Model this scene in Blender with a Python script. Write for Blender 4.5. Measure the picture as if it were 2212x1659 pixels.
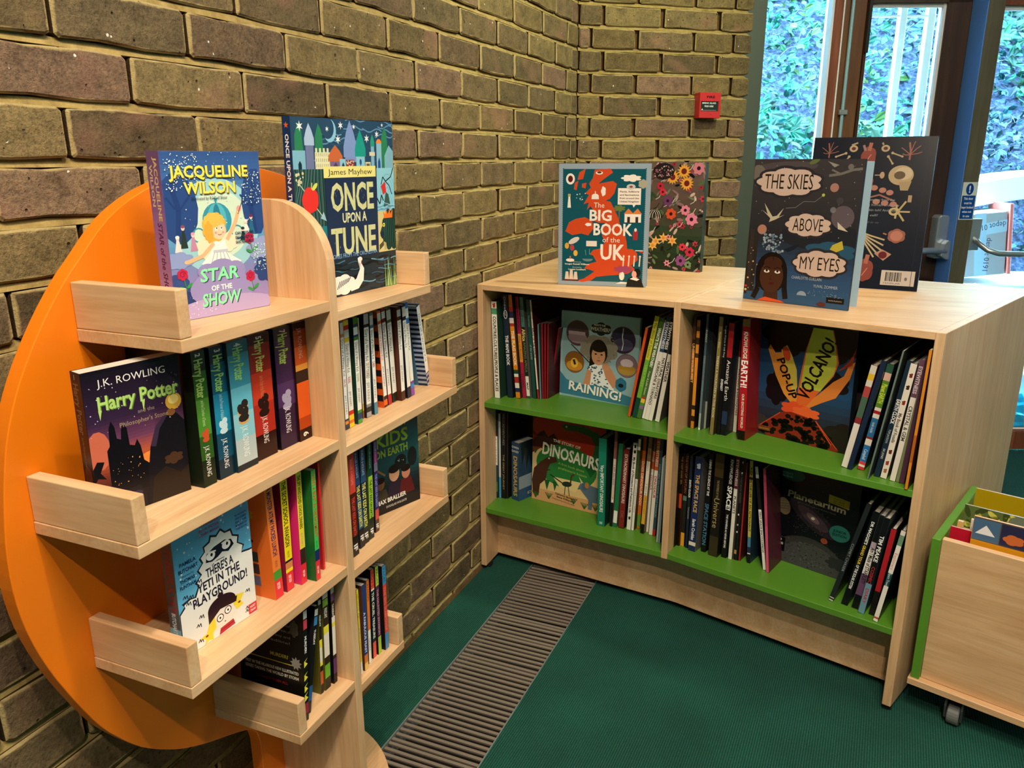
import bpy, bmesh, math, random
from mathutils import Vector, Matrix
random.seed(7)
for o in list(bpy.data.objects): bpy.data.objects.remove(o)
S = bpy.context.scene
COL = S.collection
R = math.radians
PI = math.pi

# ------------------------------------------------------------ camera, world, lights
cam = bpy.data.cameras.new('camera'); cam_o = bpy.data.objects.new('camera', cam); COL.objects.link(cam_o)
cam.lens = 27.829; cam.sensor_width = 36.0; cam.sensor_fit = 'HORIZONTAL'; cam.clip_start = .02
_f = Vector((.8834, .3805, -.2735)).normalized(); _r = Vector((.3947, -.9188, -.0034)); _u = Vector((.2526, .1049, .9619))
_m = Matrix((_r, _u, -_f)).transposed().to_4x4(); _m.translation = Vector((-2.6656, -.9437, 1.1963))
cam_o.matrix_world = _m
S.camera = cam_o
S.view_settings.view_transform = 'Standard'; S.view_settings.look = 'None'
S.view_settings.exposure = 0.75; S.view_settings.gamma = 1.0; S.view_settings.use_curve_mapping = False
try: S.cycles.use_denoising = True
except Exception: pass

W = bpy.data.worlds.new('daylight'); S.world = W; W.use_nodes = True
wn = W.node_tree.nodes; wl = W.node_tree.links
bg = wn['Background']; bg.inputs['Color'].default_value = (.45, .88, 1.0, 1); bg.inputs['Strength'].default_value = 17.0

def lamp(name, kind, loc, energy, color, size=.1, rot=(0, 0, 0), spot=None, blend=.4):
    l = bpy.data.lights.new(name, kind); l.energy = energy; l.color = color
    if kind == 'AREA': l.shape = 'RECTANGLE'; l.size = size[0]; l.size_y = size[1]
    elif kind == 'SUN': l.angle = size
    else: l.shadow_soft_size = size
    if spot: l.spot_size = R(spot); l.spot_blend = blend
    o = bpy.data.objects.new(name, l); COL.objects.link(o); o.location = loc; o.rotation_euler = rot
    return o
def aim(o, t): o.rotation_euler = (Vector(t) - o.location).to_track_quat('-Z', 'Y').to_euler()
WARM = (1.0, .83, .62)
for i, (x, y, e) in enumerate([(-3.35, -1.15, 50), (-2.75, -1.05, 38), (-2.2, -1.0, 26)]):
    l = lamp('track_spot', 'SPOT', (x, y, 2.52), e, WARM, .022, spot=95, blend=.6); aim(l, (-1.75 + i * .1, -.05, .55))
l = lamp('wall_washer', 'SPOT', (-.55, -.95, 2.5), 44, (.95, .98, .58), .05, spot=100, blend=.8); aim(l, (-.15, -.05, 1.3))
for (x, y, e) in ((-2.4, -1.4, 20), (-1.1, -2.0, 9), (-.2, -1.35, 5)): lamp('ceiling_fill', 'AREA', (x, y, 2.62), e, (1.0, .89, .72), (.6, .6))  # unseen fill lamps added overhead to brighten the room

# ------------------------------------------------------------ helpers
def lin(h):
    if isinstance(h, str):
        v = [int(h[i:i + 2], 16) / 255 for i in (0, 2, 4)]
        return tuple(c / 12.92 if c <= .04045 else ((c + .055) / 1.055) ** 2.4 for c in v)
    return h
def mesh_obj(name, me, mats=None, parent=None):
    o = bpy.data.objects.new(name, me); COL.objects.link(o)
    if mats is not None:
        for m in (mats if isinstance(mats, (list, tuple)) else [mats]): me.materials.append(m)
    if parent: o.parent = parent
    return o
def tag(o, label=None, cat=None, group=None, kind=None):
    if label: o['label'] = label
    if cat: o['category'] = cat
    if group: o['group'] = group
    if kind: o['kind'] = kind
    return o
def thing(name, label, cat, loc=(0, 0, 0), rz=0, group=None):
    o = bpy.data.objects.new(name, None); COL.objects.link(o); o.empty_display_size = .05
    o.location = loc; o.rotation_euler = (0, 0, rz)
    return tag(o, label, cat, group)
class MB:
    """collects boxes / prisms / tubes into one mesh"""
    def __init__(s): s.v = []; s.f = []
    def raw(s, v, f):
        b = len(s.v); s.v += [tuple(a) for a in v]; s.f += [tuple(i + b for i in q) for q in f]; return s
    def box(s, x0, x1, y0, y1, z0, z1):
        v = [(x, y, z) for z in (z0, z1) for y in (y0, y1) for x in (x0, x1)]
        return s.raw(v, [(0, 2, 3, 1), (4, 5, 7, 6), (0, 1, 5, 4), (2, 6, 7, 3), (0, 4, 6, 2), (1, 3, 7, 5)])
    def prism(s, pts, z0, z1, axis='z'):
        n = len(pts)
        a = sum(pts[i][0] * pts[(i + 1) % n][1] - pts[(i + 1) % n][0] * pts[i][1] for i in range(n))
        if a < 0: pts = pts[::-1]
        if axis == 'z': mk = lambda p, h: (p[0], p[1], h)
        elif axis == 'y': mk = lambda p, h: (p[0], h, p[1])
        else: mk = lambda p, h: (h, p[0], p[1])
        v = [mk(p, z0) for p in pts] + [mk(p, z1) for p in pts]
        f = [tuple(range(n))[::-1], tuple(range(n, 2 * n))] + [(i, (i + 1) % n, n + (i + 1) % n, n + i) for i in range(n)]
        if axis == 'y': f = [q[::-1] for q in f]
        return s.raw(v, f)
    def tube(s, pts, r, n=10, cap=True):
        pts = [Vector(p) for p in pts]; rr = r if isinstance(r, (list, tuple)) else [r] * len(pts)
        rings = []
        for i, p in enumerate(pts):
            d = (pts[min(i + 1, len(pts) - 1)] - pts[max(i - 1, 0)]).normalized()
            a = d.orthogonal().normalized() if i == 0 else (a - d * a.dot(d)).normalized()
            b = d.cross(a)
            rings.append([p + (a * math.cos(t) + b * math.sin(t)) * rr[i] for t in [2 * PI * k / n for k in range(n)]])
        v = [q for ring in rings for q in ring]; f = []
        for i in range(len(pts) - 1):
            for k in range(n): f.append((i * n + k, i * n + (k + 1) % n, (i + 1) * n + (k + 1) % n, (i + 1) * n + k))
        if cap: f.append(tuple(range(n))[::-1]); f.append(tuple(range((len(pts) - 1) * n, len(pts) * n)))
        return s.raw(v, f)
    def build(s, name, mat, parent=None, bevel=0, seg=1, smooth=False):
        me = bpy.data.meshes.new(name); me.from_pydata(s.v, [], s.f); me.update()
        o = mesh_obj(name, me, mat, parent)
        if bevel:
            m = o.modifiers.new('edge', 'BEVEL'); m.width = bevel; m.segments = seg; m.limit_method = 'ANGLE'; m.angle_limit = R(40)
        if smooth:
            for p in me.polygons: p.use_smooth = True
        return o
def box(name, x0, x1, y0, y1, z0, z1, mat, parent=None, bevel=.0009):
    return MB().box(x0, x1, y0, y1, z0, z1).build(name, mat, parent, bevel)

# ------------------------------------------------------------ materials
def new_mat(name):
    m = bpy.data.materials.new(name); m.use_nodes = True
    return m, m.node_tree.nodes, m.node_tree.links, m.node_tree.nodes['Principled BSDF']
def plain(name, c, rough=.5, metal=0, spec=.5, bump=0, bscale=200):
    m, n, l, p = new_mat(name); p.inputs['Base Color'].default_value = (*lin(c), 1)
    p.inputs['Roughness'].default_value = rough; p.inputs['Metallic'].default_value = metal
    p.inputs['Specular IOR Level'].default_value = spec
    if bump:
        t = n.new('ShaderNodeTexNoise'); t.inputs['Scale'].default_value = bscale
        b = n.new('ShaderNodeBump'); b.inputs['Strength'].default_value = bump; b.inputs['Distance'].default_value = .001
        tc = n.new('ShaderNodeTexCoord'); l.new(tc.outputs['Object'], t.inputs['Vector'])
        l.new(t.outputs['Fac'], b.inputs['Height']); l.new(b.outputs['Normal'], p.inputs['Normal'])
    return m
def ramp(n, stops, fac=None, l=None):
    r = n.new('ShaderNodeValToRGB'); e = r.color_ramp.elements
    while len(e) < len(stops): e.new(.5)
    for i, (p_, c) in enumerate(stops): e[i].position = p_; e[i].color = (*lin(c), 1)
    if fac is not None: l.new(fac, r.inputs['Fac'])
    return r
def mixc(n, l, a, b, fac, mode='MIX'):
    x = n.new('ShaderNodeMix'); x.data_type = 'RGBA'; x.blend_type = mode
    for sock, val in ((x.inputs['Factor'], fac), (x.inputs['A'], a), (x.inputs['B'], b)):
        if hasattr(val, 'is_linked') or hasattr(val, 'node'): l.new(val, sock)
        elif isinstance(val, (int, float)): sock.default_value = val
        else: sock.default_value = (*lin(val), 1)
    return x.outputs['Result']
def mathn(n, l, op, a, b=None, clamp=False):
    x = n.new('ShaderNodeMath'); x.operation = op; x.use_clamp = clamp
    for i, v in enumerate((a, b)):
        if v is None: continue
        if isinstance(v, (int, float)): x.inputs[i].default_value = v
        else: l.new(v, x.inputs[i])
    return x.outputs[0]
def wood(name, axis, base=('e6c49c', 'dcb488', 'd0a478'), rough=.42, contrast=1.0):
    m, n, l, p = new_mat(name)
    tc = n.new('ShaderNodeTexCoord'); mp = n.new('ShaderNodeMapping'); l.new(tc.outputs['Object'], mp.inputs['Vector'])
    oi = n.new('ShaderNodeObjectInfo'); l.new(oi.outputs['Random'], mp.inputs['Location'])
    sc = {'x': (1.3, 22, 22), 'y': (22, 1.3, 22), 'z': (22, 22, 1.3)}[axis]; mp.inputs['Scale'].default_value = sc
    a = n.new('ShaderNodeTexNoise'); a.inputs['Scale'].default_value = 1.0; a.inputs['Detail'].default_value = 6; a.inputs['Roughness'].default_value = .65; a.inputs['Distortion'].default_value = .7
    l.new(mp.outputs['Vector'], a.inputs['Vector'])
    rp = ramp(n, [(.3, base[2]), (.48, base[1]), (.68, base[0])], a.outputs['Fac'], l)
    b = n.new('ShaderNodeTexNoise'); b.inputs['Scale'].default_value = 9; b.inputs['Detail'].default_value = 3
    l.new(mp.outputs['Vector'], b.inputs['Vector'])
    fine = ramp(n, [(.35, (.86, .83, .8)), (.6, (1, 1, 1))], b.outputs['Fac'], l)
    c = mixc(n, l, rp.outputs['Color'], fine.outputs['Color'], .8, 'MULTIPLY')
    w2 = n.new('ShaderNodeTexNoise'); w2.inputs['Scale'].default_value = 5; l.new(tc.outputs['Object'], w2.inputs['Vector'])
    bl = ramp(n, [(.35, (.93, .9, .87)), (.65, (1.03, 1.02, 1.0))], w2.outputs['Fac'], l)
    c = mixc(n, l, c, bl.outputs['Color'], 1.0, 'MULTIPLY')
    l.new(c, p.inputs['Base Color']); p.inputs['Roughness'].default_value = rough
    bp = n.new('ShaderNodeBump'); bp.inputs['Strength'].default_value = .06; bp.inputs['Distance'].default_value = .0006
    l.new(b.outputs['Fac'], bp.inputs['Height']); l.new(bp.outputs['Normal'], p.inputs['Normal'])
    return m
WX = wood('beech_grain_along_x', 'x'); WY = wood('beech_grain_along_y', 'y'); WZ = wood('beech_grain_upright', 'z')
EDGE = wood('beech_edging', 'x', ('e8cca0', 'dfbf92', 'd4b084'))
BROWN = wood('dark_brown_stained_timber', 'z', ('4e3826', '402c1d', '332217'), .5)
BROWN2 = wood('mid_brown_stained_timber', 'z', ('8a6038', '6f4a2a', '59391f'), .5)
OLIVE = wood('grey_olive_painted_timber', 'z', ('6a6650', '5f5b48', '545040'), .5)
REDW = wood('red_brown_timber', 'z', ('a06040', '85492e', '703a24'), .45)
ORANGE = plain('orange_laminate', (.84, .20, .004), .38, bump=.04, bscale=900)
GREEN = plain('green_laminate', (.095, .27, .022), .4, bump=.05, bscale=700)
GREEND = plain('green_edge_band', (.05, .20, .03), .4)
POSTG = plain('grey_green_powder_coat', (.055, .075, .06), .5, bump=.1, bscale=500)
BLUEP = plain('blue_edge', (.10, .30, .85), .45)  # plain blue for the left side of the olive post
WHITE = plain('white_painted_frame', (.85, .87, .9), .4)
STEEL = plain('brushed_light_metal', (.5, .56, .6), .28, .7)
BLACK = plain('black_plastic', (.012, .012, .013), .5)
PAPER = plain('page_edges', (.62, .58, .5), .8, bump=.3, bscale=2500)
RED = plain('red_alarm_plastic', (.55, .03, .035), .35)
def print_mat(name, rough):
    m, n, l, p = new_mat(name); a = n.new('ShaderNodeAttribute'); a.attribute_name = 'ink'
    l.new(a.outputs['Color'], p.inputs['Base Color']); p.inputs['Roughness'].default_value = rough; p.inputs['Specular IOR Level'].default_value = .3
    return m
INK = print_mat('printed_ink', .38); INKG = print_mat('printed_gloss_ink', .25)
def set_ink(me, cols):
    at = me.color_attributes.new('ink', 'FLOAT_COLOR', 'CORNER'); buf = []
    for p in me.polygons:
        c = cols[p.index]
        for _ in p.vertices: buf += [c[0], c[1], c[2], 1.0]
    at.data.foreach_set('color', buf)

def glass_mat():
    m = bpy.data.materials.new('window_glass'); m.use_nodes = True; n = m.node_tree.nodes; l = m.node_tree.links; n.clear()
    o = n.new('ShaderNodeOutputMaterial'); t = n.new('ShaderNodeBsdfTransparent'); g = n.new('ShaderNodeBsdfGlossy'); x = n.new('ShaderNodeMixShader'); f = n.new('ShaderNodeFresnel')
    g.inputs['Roughness'].default_value = .02; t.inputs['Color'].default_value = (.93, .97, .97, 1); f.inputs['IOR'].default_value = 1.35
    l.new(f.outputs[0], x.inputs[0]); l.new(t.outputs[0], x.inputs[1]); l.new(g.outputs[0], x.inputs[2]); l.new(x.outputs[0], o.inputs[0])
    return m
GLASS = glass_mat()

def brick_mat():
    m, n, l, p = new_mat('stock_brick')
    tc = n.new('ShaderNodeTexCoord'); oi = n.new('ShaderNodeObjectInfo')
    off = n.new('ShaderNodeVectorMath'); off.operation = 'ADD'; sc = n.new('ShaderNodeVectorMath'); sc.operation = 'SCALE'; sc.inputs['Scale'].default_value = 37.0
    cx = n.new('ShaderNodeCombineXYZ'); l.new(oi.outputs['Random'], cx.inputs[0]); l.new(oi.outputs['Random'], cx.inputs[2])
    l.new(cx.outputs[0], sc.inputs[0]); l.new(tc.outputs['Object'], off.inputs[0]); l.new(sc.outputs[0], off.inputs[1]); V = off.outputs[0]
    base = ramp(n, [(0, '675940'), (.2, '7c6a49'), (.38, '8b7a55'), (.52, '7a684d'), (.66, '695c44'), (.8, '877359'), (.9, '8c7060'), (1, '61543d')], oi.outputs['Random'], l)
    base.color_ramp.interpolation = 'LINEAR'
    n1 = n.new('ShaderNodeTexNoise'); n1.inputs['Scale'].default_value = 26; n1.inputs['Detail'].default_value = 9; n1.inputs['Roughness'].default_value = .7; l.new(V, n1.inputs['Vector'])
    r1 = ramp(n, [(.28, (.42, .40, .36)), (.48, (.9, .9, .88)), (.72, (1.4, 1.36, 1.25))], n1.outputs['Fac'], l)
    c = mixc(n, l, base.outputs['Color'], r1.outputs['Color'], 1.0, 'MULTIPLY')
    ng = n.new('ShaderNodeTexNoise'); ng.inputs['Scale'].default_value = 170; ng.inputs['Detail'].default_value = 4; ng.inputs['Roughness'].default_value = .8; l.new(V, ng.inputs['Vector'])
    rg = ramp(n, [(.32, (.5, .48, .45)), (.5, (.98, .98, .97)), (.7, (1.35, 1.32, 1.25))], ng.outputs['Fac'], l)
    c = mixc(n, l, c, rg.outputs['Color'], 1.0, 'MULTIPLY')
    # pink scorched patches
    n2 = n.new('ShaderNodeTexNoise'); n2.inputs['Scale'].default_value = 6; n2.inputs['Detail'].default_value = 2; l.new(V, n2.inputs['Vector'])
    r2 = ramp(n, [(.60, (0, 0, 0)), (.72, (.45, .45, .45))], n2.outputs['Fac'], l)
    c = mixc(n, l, c, 'a87868', r2.outputs['Color'])
    # small dark pits and pale flecks
    v = n.new('ShaderNodeTexVoronoi'); v.inputs['Scale'].default_value = 70; l.new(V, v.inputs['Vector'])
    r3 = ramp(n, [(.10, (1, 1, 1)), (.17, (0, 0, 0))], v.outputs['Distance'], l)
    n3 = n.new('ShaderNodeTexNoise'); n3.inputs['Scale'].default_value = 30; l.new(V, n3.inputs['Vector'])
    g3 = mathn(n, l, 'MULTIPLY', r3.outputs['Color'], mathn(n, l, 'GREATER_THAN', n3.outputs['Fac'], .57))
    c = mixc(n, l, c, '2c241a', mathn(n, l, 'MULTIPLY', g3, .85))
    v2 = n.new('ShaderNodeTexVoronoi'); v2.inputs['Scale'].default_value = 38; o2 = n.new('ShaderNodeVectorMath'); o2.operation = 'ADD'; o2.inputs[1].default_value = (5, 3, 9); l.new(V, o2.inputs[0]); l.new(o2.outputs[0], v2.inputs['Vector'])
    g4 = mathn(n, l, 'MULTIPLY', mathn(n, l, 'LESS_THAN', v2.outputs['Distance'], .085), mathn(n, l, 'GREATER_THAN', n3.outputs['Fac'], .56))
    c = mixc(n, l, c, 'e8e4da', g4)
    # lime bloom along the arrises
    sp = n.new('ShaderNodeSeparateXYZ'); l.new(tc.outputs['Generated'], sp.inputs[0])
    ex = mathn(n, l, 'ABSOLUTE', mathn(n, l, 'SUBTRACT', sp.outputs[0], .5)); ez = mathn(n, l, 'ABSOLUTE', mathn(n, l, 'SUBTRACT', sp.outputs[2], .5))
    n4 = n.new('ShaderNodeTexNoise'); n4.inputs['Scale'].default_value = 26; n4.inputs['Detail'].default_value = 4; l.new(V, n4.inputs['Vector'])
    dx = mathn(n, l, 'MULTIPLY', mathn(n, l, 'SUBTRACT', .5, ex), 20.0); dz = mathn(n, l, 'MULTIPLY', mathn(n, l, 'SUBTRACT', .5, ez), 6.3)
    mm = mathn(n, l, 'ADD', mathn(n, l, 'MINIMUM', dx, dz), mathn(n, l, 'MULTIPLY', mathn(n, l, 'SUBTRACT', n4.outputs['Fac'], .5), 1.5))
    rim = ramp(n, [(.22, (.85, .85, .85)), (.5, (0, 0, 0))], mm, l)
    fy = mathn(n, l, 'LESS_THAN', sp.outputs[1], .075)
    c = mixc(n, l, c, 'b8a470', mathn(n, l, 'MULTIPLY', rim.outputs['Color'], fy))
    c = mixc(n, l, '3c2a16', c, fy)
    l.new(c, p.inputs['Base Color']); p.inputs['Roughness'].default_value = .88; p.inputs['Specular IOR Level'].default_value = .25
    h = mathn(n, l, 'SUBTRACT', mathn(n, l, 'ADD', n1.outputs['Fac'], mathn(n, l, 'MULTIPLY', ng.outputs['Fac'], .45)), mathn(n, l, 'MULTIPLY', g3, .9))
    bp = n.new('ShaderNodeBump'); bp.inputs['Strength'].default_value = 1.0; bp.inputs['Distance'].default_value = .006
    l.new(h, bp.inputs['Height']); l.new(bp.outputs['Normal'], p.inputs['Normal'])
    return m
BRICK = brick_mat()
def mortar_mat(name, c0, c1):
    m, n, l, p = new_mat(name); tc = n.new('ShaderNodeTexCoord')
    a = n.new('ShaderNodeTexNoise'); a.inputs['Scale'].default_value = 35; a.inputs['Detail'].default_value = 6; a.inputs['Roughness'].default_value = .75; l.new(tc.outputs['Object'], a.inputs['Vector'])
    r = ramp(n, [(.3, c0), (.62, c1)], a.outputs['Fac'], l); l.new(r.outputs['Color'], p.inputs['Base Color']); p.inputs['Roughness'].default_value = .95
    b = n.new('ShaderNodeBump'); b.inputs['Strength'].default_value = .9; b.inputs['Distance'].default_value = .003; l.new(a.outputs['Fac'], b.inputs['Height']); l.new(b.outputs['Normal'], p.inputs['Normal'])
    return m
MORTAR = mortar_mat('yellow_sand_mortar', '7c6838', 'a68f55'); MORTARD = mortar_mat('brown_deep_mortar', '4a3418', '66481f')
def carpet_mat():
    m, n, l, p = new_mat('green_ribbed_carpet'); tc = n.new('ShaderNodeTexCoord')
    mp = n.new('ShaderNodeMapping'); mp.inputs['Rotation'].default_value = (0, 0, R(2)); l.new(tc.outputs['Object'], mp.inputs['Vector'])
    w = n.new('ShaderNodeTexWave'); w.wave_type = 'BANDS'; w.bands_direction = 'Y'; w.inputs['Scale'].default_value = 62; w.inputs['Distortion'].default_value = 1.6; w.inputs['Detail'].default_value = 3; w.inputs['Detail Scale'].default_value = 4; l.new(mp.outputs['Vector'], w.inputs['Vector'])
    a = n.new('ShaderNodeTexNoise'); a.inputs['Scale'].default_value = 520; a.inputs['Detail'].default_value = 4; l.new(tc.outputs['Object'], a.inputs['Vector'])
    b = n.new('ShaderNodeTexNoise'); b.inputs['Scale'].default_value = 5; b.inputs['Detail'].default_value = 3; l.new(tc.outputs['Object'], b.inputs['Vector'])
    h = mathn(n, l, 'ADD', mathn(n, l, 'MULTIPLY', w.outputs['Fac'], .6), a.outputs['Fac'])
    r = ramp(n, [(.45, (.0035, .045, .032)), (1.0, (.014, .12, .088)), (1.25, (.035, .19, .14))], mathn(n, l, 'MULTIPLY', h, .82), l)
    r2 = ramp(n, [(.35, (.85, .85, .85)), (.65, (1.12, 1.12, 1.12))], b.outputs['Fac'], l)
    c = mixc(n, l, r.outputs['Color'], r2.outputs['Color'], 1.0, 'MULTIPLY')
    l.new(c, p.inputs['Base Color']); p.inputs['Roughness'].default_value = .9; p.inputs['Specular IOR Level'].default_value = .3
    bp = n.new('ShaderNodeBump'); bp.inputs['Strength'].default_value = .8; bp.inputs['Distance'].default_value = .002; l.new(h, bp.inputs['Height']); l.new(bp.outputs['Normal'], p.inputs['Normal'])
    return m
CARPET = carpet_mat()
GRATE = plain('matting_bar_aluminium', (.26, .215, .17), .5, .3, bump=.3, bscale=120)
PIT = plain('matting_well_black', (.006, .005, .004), .95)
DARKB = plain('shade_dark_back', (.035, .028, .022), .6)  # back panel coloured dark to stand in for the unlit depth of the bays
PLASTER = plain('cream_plaster', (.55, .5, .42), .9)
CEIL = plain('ceiling_white', (.6, .58, .54), .9)
# ------------------------------------------------------------ room shell
FL = MB().box(-6, .9, -6, -.348, -.05, 0).box(-6, 3, -.135, .3, -.05, 0).box(-.2, 2.5, -.348, -.135, -.05, 0).box(.9, 2.5, -6, -.348, -.05, 0)
floor = tag(FL.build('floor', CARPET), 'green ribbed carpet floor', kind='structure')
ceiling = tag(MB().prism([(-6, .14), (.18, .14), (.62, -.48), (2.95, -6), (-6, -6)], 2.7, 2.75).build('ceiling', CEIL), kind='structure')
tag(box('wall_rear', -6.1, -6, -6, .1, 0, 2.7, PLASTER, bevel=0), kind='structure')
tag(box('wall_right', -6, 3, -6.1, -6, 0, 2.7, PLASTER, bevel=0), kind='structure')

COURSE = .0731; Z0 = 1.4492; BH = .0631
_bm = {}
def brick_mesh(L, var):
    key = (round(L, 2), var)
    if key in _bm: return _bm[key]
    rnd = random.Random(hash(key) % 1000 + var * 17)
    L = key[0]; h = BH / 2; xs = [-L / 2, -L / 6, L / 6, L / 2] if L > .12 else [-L / 2, 0, L / 2]
    out = []
    j = lambda a: rnd.uniform(-a, a)
    c = .005
    for x in xs[1:-1]: out.append((x + j(.006), -h + j(.003)))
    top = [(x + j(.006), h + j(.003)) for x in xs[1:-1]][::-1]
    P = [(-L / 2 + c + j(.003), -h + abs(j(.002)))] + out + [(L / 2 - c + j(.003), -h + abs(j(.002))), (L / 2 - abs(j(.001)), -h + c + j(.002)), (L / 2 - abs(j(.002)), h - c + j(.002)), (L / 2 - c + j(.003), h - abs(j(.002)))] + top + [(-L / 2 + c + j(.003), h - abs(j(.002))), (-L / 2 + abs(j(.002)), h - c + j(.002)), (-L / 2 + abs(j(.001)), -h + c + j(.002))]
    n = len(P); q = .0030
    inner = [(x * (1 - 2 * q / L), z * (1 - 2 * q / BH)) for x, z in P]
    v = [(x, 0.0 + j(.0006), z) for x, z in inner] + [(x, .0035, z) for x, z in P] + [(x, .06, z) for x, z in P]
    f = [tuple(range(n))]
    for a in (0, 1):
        for i in range(n): k = (i + 1) % n; f.append((a * n + i, (a + 1) * n + i, (a + 1) * n + k, a * n + k))
    me = bpy.data.meshes.new('brick'); me.from_pydata(v, [], f); me.update(); me.materials.append(BRICK)
    _bm[key] = me
    return me
def brick_at(parent, x0, x1, k, rnd):
    L = x1 - x0
    o = bpy.data.objects.new('brick', brick_mesh(L, rnd.randrange(5))); COL.objects.link(o); o.parent = parent
    o.location = ((x0 + x1) / 2, rnd.uniform(-.0022, .0022), Z0 + COURSE * k)
    o.rotation_euler = (rnd.uniform(-.02, .02), rnd.uniform(-.006, .006), rnd.uniform(-.008, .008))
    return o
def strips(x0, x1, ks):
    m = MB()
    for k in ks:
        z = Z0 + COURSE * (k + .5); N = max(2, int((x1 - x0) / .06)); rnd = random.Random(k * 31 + 5)
        v = []; f = []
        for i in range(N + 1):
            x = x0 + (x1 - x0) * i / N; a = rnd.uniform(-.0012, .0012); b = rnd.uniform(-.0012, .0012)
            v += [(x, .018, z + .0075), (x, .0085 + a, z + .0055), (x, .0042 + b, z - .0052), (x, .018, z - .0072)]
        for i in range(N):
            for q in range(3): f.append((i * 4 + q, i * 4 + q + 1, i * 4 + q + 5, i * 4 + q + 4))
        m.raw(v, f)
    return m
def bricks_for(parent, rows, main, label_rows):
    """rows: dict k -> list of (x0,x1); the ones for which main() holds are separate bricks, the rest one joined part"""
    rnd = random.Random(11); rest = MB(); nrest = 0; cnt = 0
    for k in sorted(rows):
        for x0, x1 in rows[k]:
            if main(k, x0, x1) and cnt < 299: brick_at(parent, x0 + .005, x1 - .005, k, rnd); cnt += 1
            else:
                me = brick_mesh(x1 - x0 - .01, rnd.randrange(5)); T = Vector(((x0 + x1) / 2, 0, Z0 + COURSE * k)); nrest += 1
                rest.raw([v.co + T for v in me.vertices], [tuple(p.vertices) for p in me.polygons])
    if nrest: tag(rest.build('bricks_beyond', BRICK, parent), kind='stuff')
KS = range(-20, 17)
wl_ = tag(MB().box(-6, .16, .0175, .14, 0, 2.7).build('wall_left', MORTARD), kind='structure')
rows = {}
for k in KS:
    xs = [-.225 * (n + (.5 if k % 2 else 0)) for n in range(0, 26)]
    L = [(b, a) for a, b in zip(xs[:-1], xs[1:])]
    if k % 2: L += [(-.1125, .047), (.047, .1128)]
    else: L += [(0.0, .1128)]
    rows[k] = L
bricks_for(wl_, rows, lambda k, a, b: b > -2.36 and k <= 8, None)
tag(strips(-6, .1135, KS).build('mortar_bed', MORTAR, wl_), kind='stuff')
# sloping mortar fillet where wall meets carpet
MB().prism([(-.004, 0), (.012, .02), (.012, 0)], -6, .1, 'x').build('mortar_fillet', MORTARD, wl_)

AB = -.874
wb = tag(MB().box(0, .679, .0175, .12, 0, 2.7).build('wall_back', MORTARD), kind='structure')
wb.location = (.1132, 0, 0); wb.rotation_euler = (0, 0, AB)
rows = {}
for k in KS:
    js = [0, .0896, .3146, .5396, .681] if k % 2 else [0, .045, .2174, .4424, .600, .681]
    rows[k] = list(zip(js[:-1], js[1:]))
bricks_for(wb, rows, lambda k, a, b: True, None)
tag(strips(0, .68, KS).build('mortar_bed', MORTAR, wb), kind='stuff')

# ------------------------------------------------------------ trench matting in the floor
gm = thing('floor_grate', 'slatted metal entrance matting let into the green carpet along the brick wall', 'grate', (0, 0, 0))
MB().box(-6, -.2, -.348, -.135, -.06, -.048).build('well', PIT, gm)
MB().box(-6, -.2, -.348, -.3455, -.048, .0015).build('side_rail', STEEL, gm)
MB().box(-6, -.2, -.1375, -.135, -.048, .0010).build('side_rail', STEEL, gm)
bme = None; x = -.5; i = 0; rnd = random.Random(3)
while x > -2.7:
    if bme is None:
        b = MB().box(-.0037, .0037, -.3445, -.1385, -.006, 0).build('bar', GRATE, gm, .0012); bme = b.data
    else: b = bpy.data.objects.new('bar', bme); COL.objects.link(b); b.parent = gm; mm_ = b.modifiers.new('edge', 'BEVEL'); mm_.width = .0012; mm_.segments = 1
    b.location = (x, 0, rnd.uniform(-.0012, .0004)); b.rotation_euler = (0, rnd.uniform(-.05, .05), rnd.uniform(-.006, .006))
    i += 1; x -= .0135 if i in (38, 58, 78) else .0168
rest = MB(); x -= 0
while x > -6: rest.box(x - .0042, x + .0042, -.3445, -.1385, -.006, 0); x -= .0168
tag(rest.build('far_bars', GRATE, gm), kind='stuff')

# ------------------------------------------------------------ window wall: local x along the wall, y outward, z up
WW = (.547, -.518, 0); WA = R(-67)
def wsn(name, cls='structure', **k):
    o = bpy.data.objects.new(name, None); COL.objects.link(o); o.location = WW; o.rotation_euler = (0, 0, WA); return tag(o, kind=cls, **k)
def wbox(name, x0, x1, y0, y1, z0, z1, mat, parent=None, bevel=.0015, kind=None):
    o = box(name, x0, x1, y0, y1, z0, z1, mat, parent, bevel)
    if parent is None: o.location = WW; o.rotation_euler = (0, 0, WA); tag(o, kind='structure')
    return o
wbox('trim_1', -.04, .047, .0, .09, 0, 2.7, POSTG)
w1 = wsn('window_1')
MB().box(.047, .285, .045, .049, .12, 2.4).build('glass_pane', GLASS, w1)
MB().box(.047, .052, .03, .07, .1, 2.42).box(.283, .290, .0, .07, .1, 2.42).build('white_bead', WHITE, w1)
MB().box(.047, .29, .0, .08, 0, .12).box(.047, .29, .0, .08, 2.4, 2.7).build('rail', REDW, w1, .002)
w1m = MB().box(.290, .3215, .0, .07, 0, 2.7).build('mullion', REDW, w1, .002)
MB().box(.3215, .3265, -.003, .02, 0, 2.7).build('white_gasket', WHITE, w1)
MB().box(.3265, .409, .004, .09, 0, 2.7).build('door_jamb', BROWN2, w1, .002)
d1 = wsn('door_1')
MB().box(.409, .4195, -.004, .05, 0, 2.25).box(.409, .785, .0, .05, 1.732, 2.12).box(.409, .785, .0, .05, .02, .75).build('frame', BROWN, d1, .0015)
MB().box(.4195, .7, .022, .026, .75, 1.732).build('glass_pane', GLASS, d1)
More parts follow.
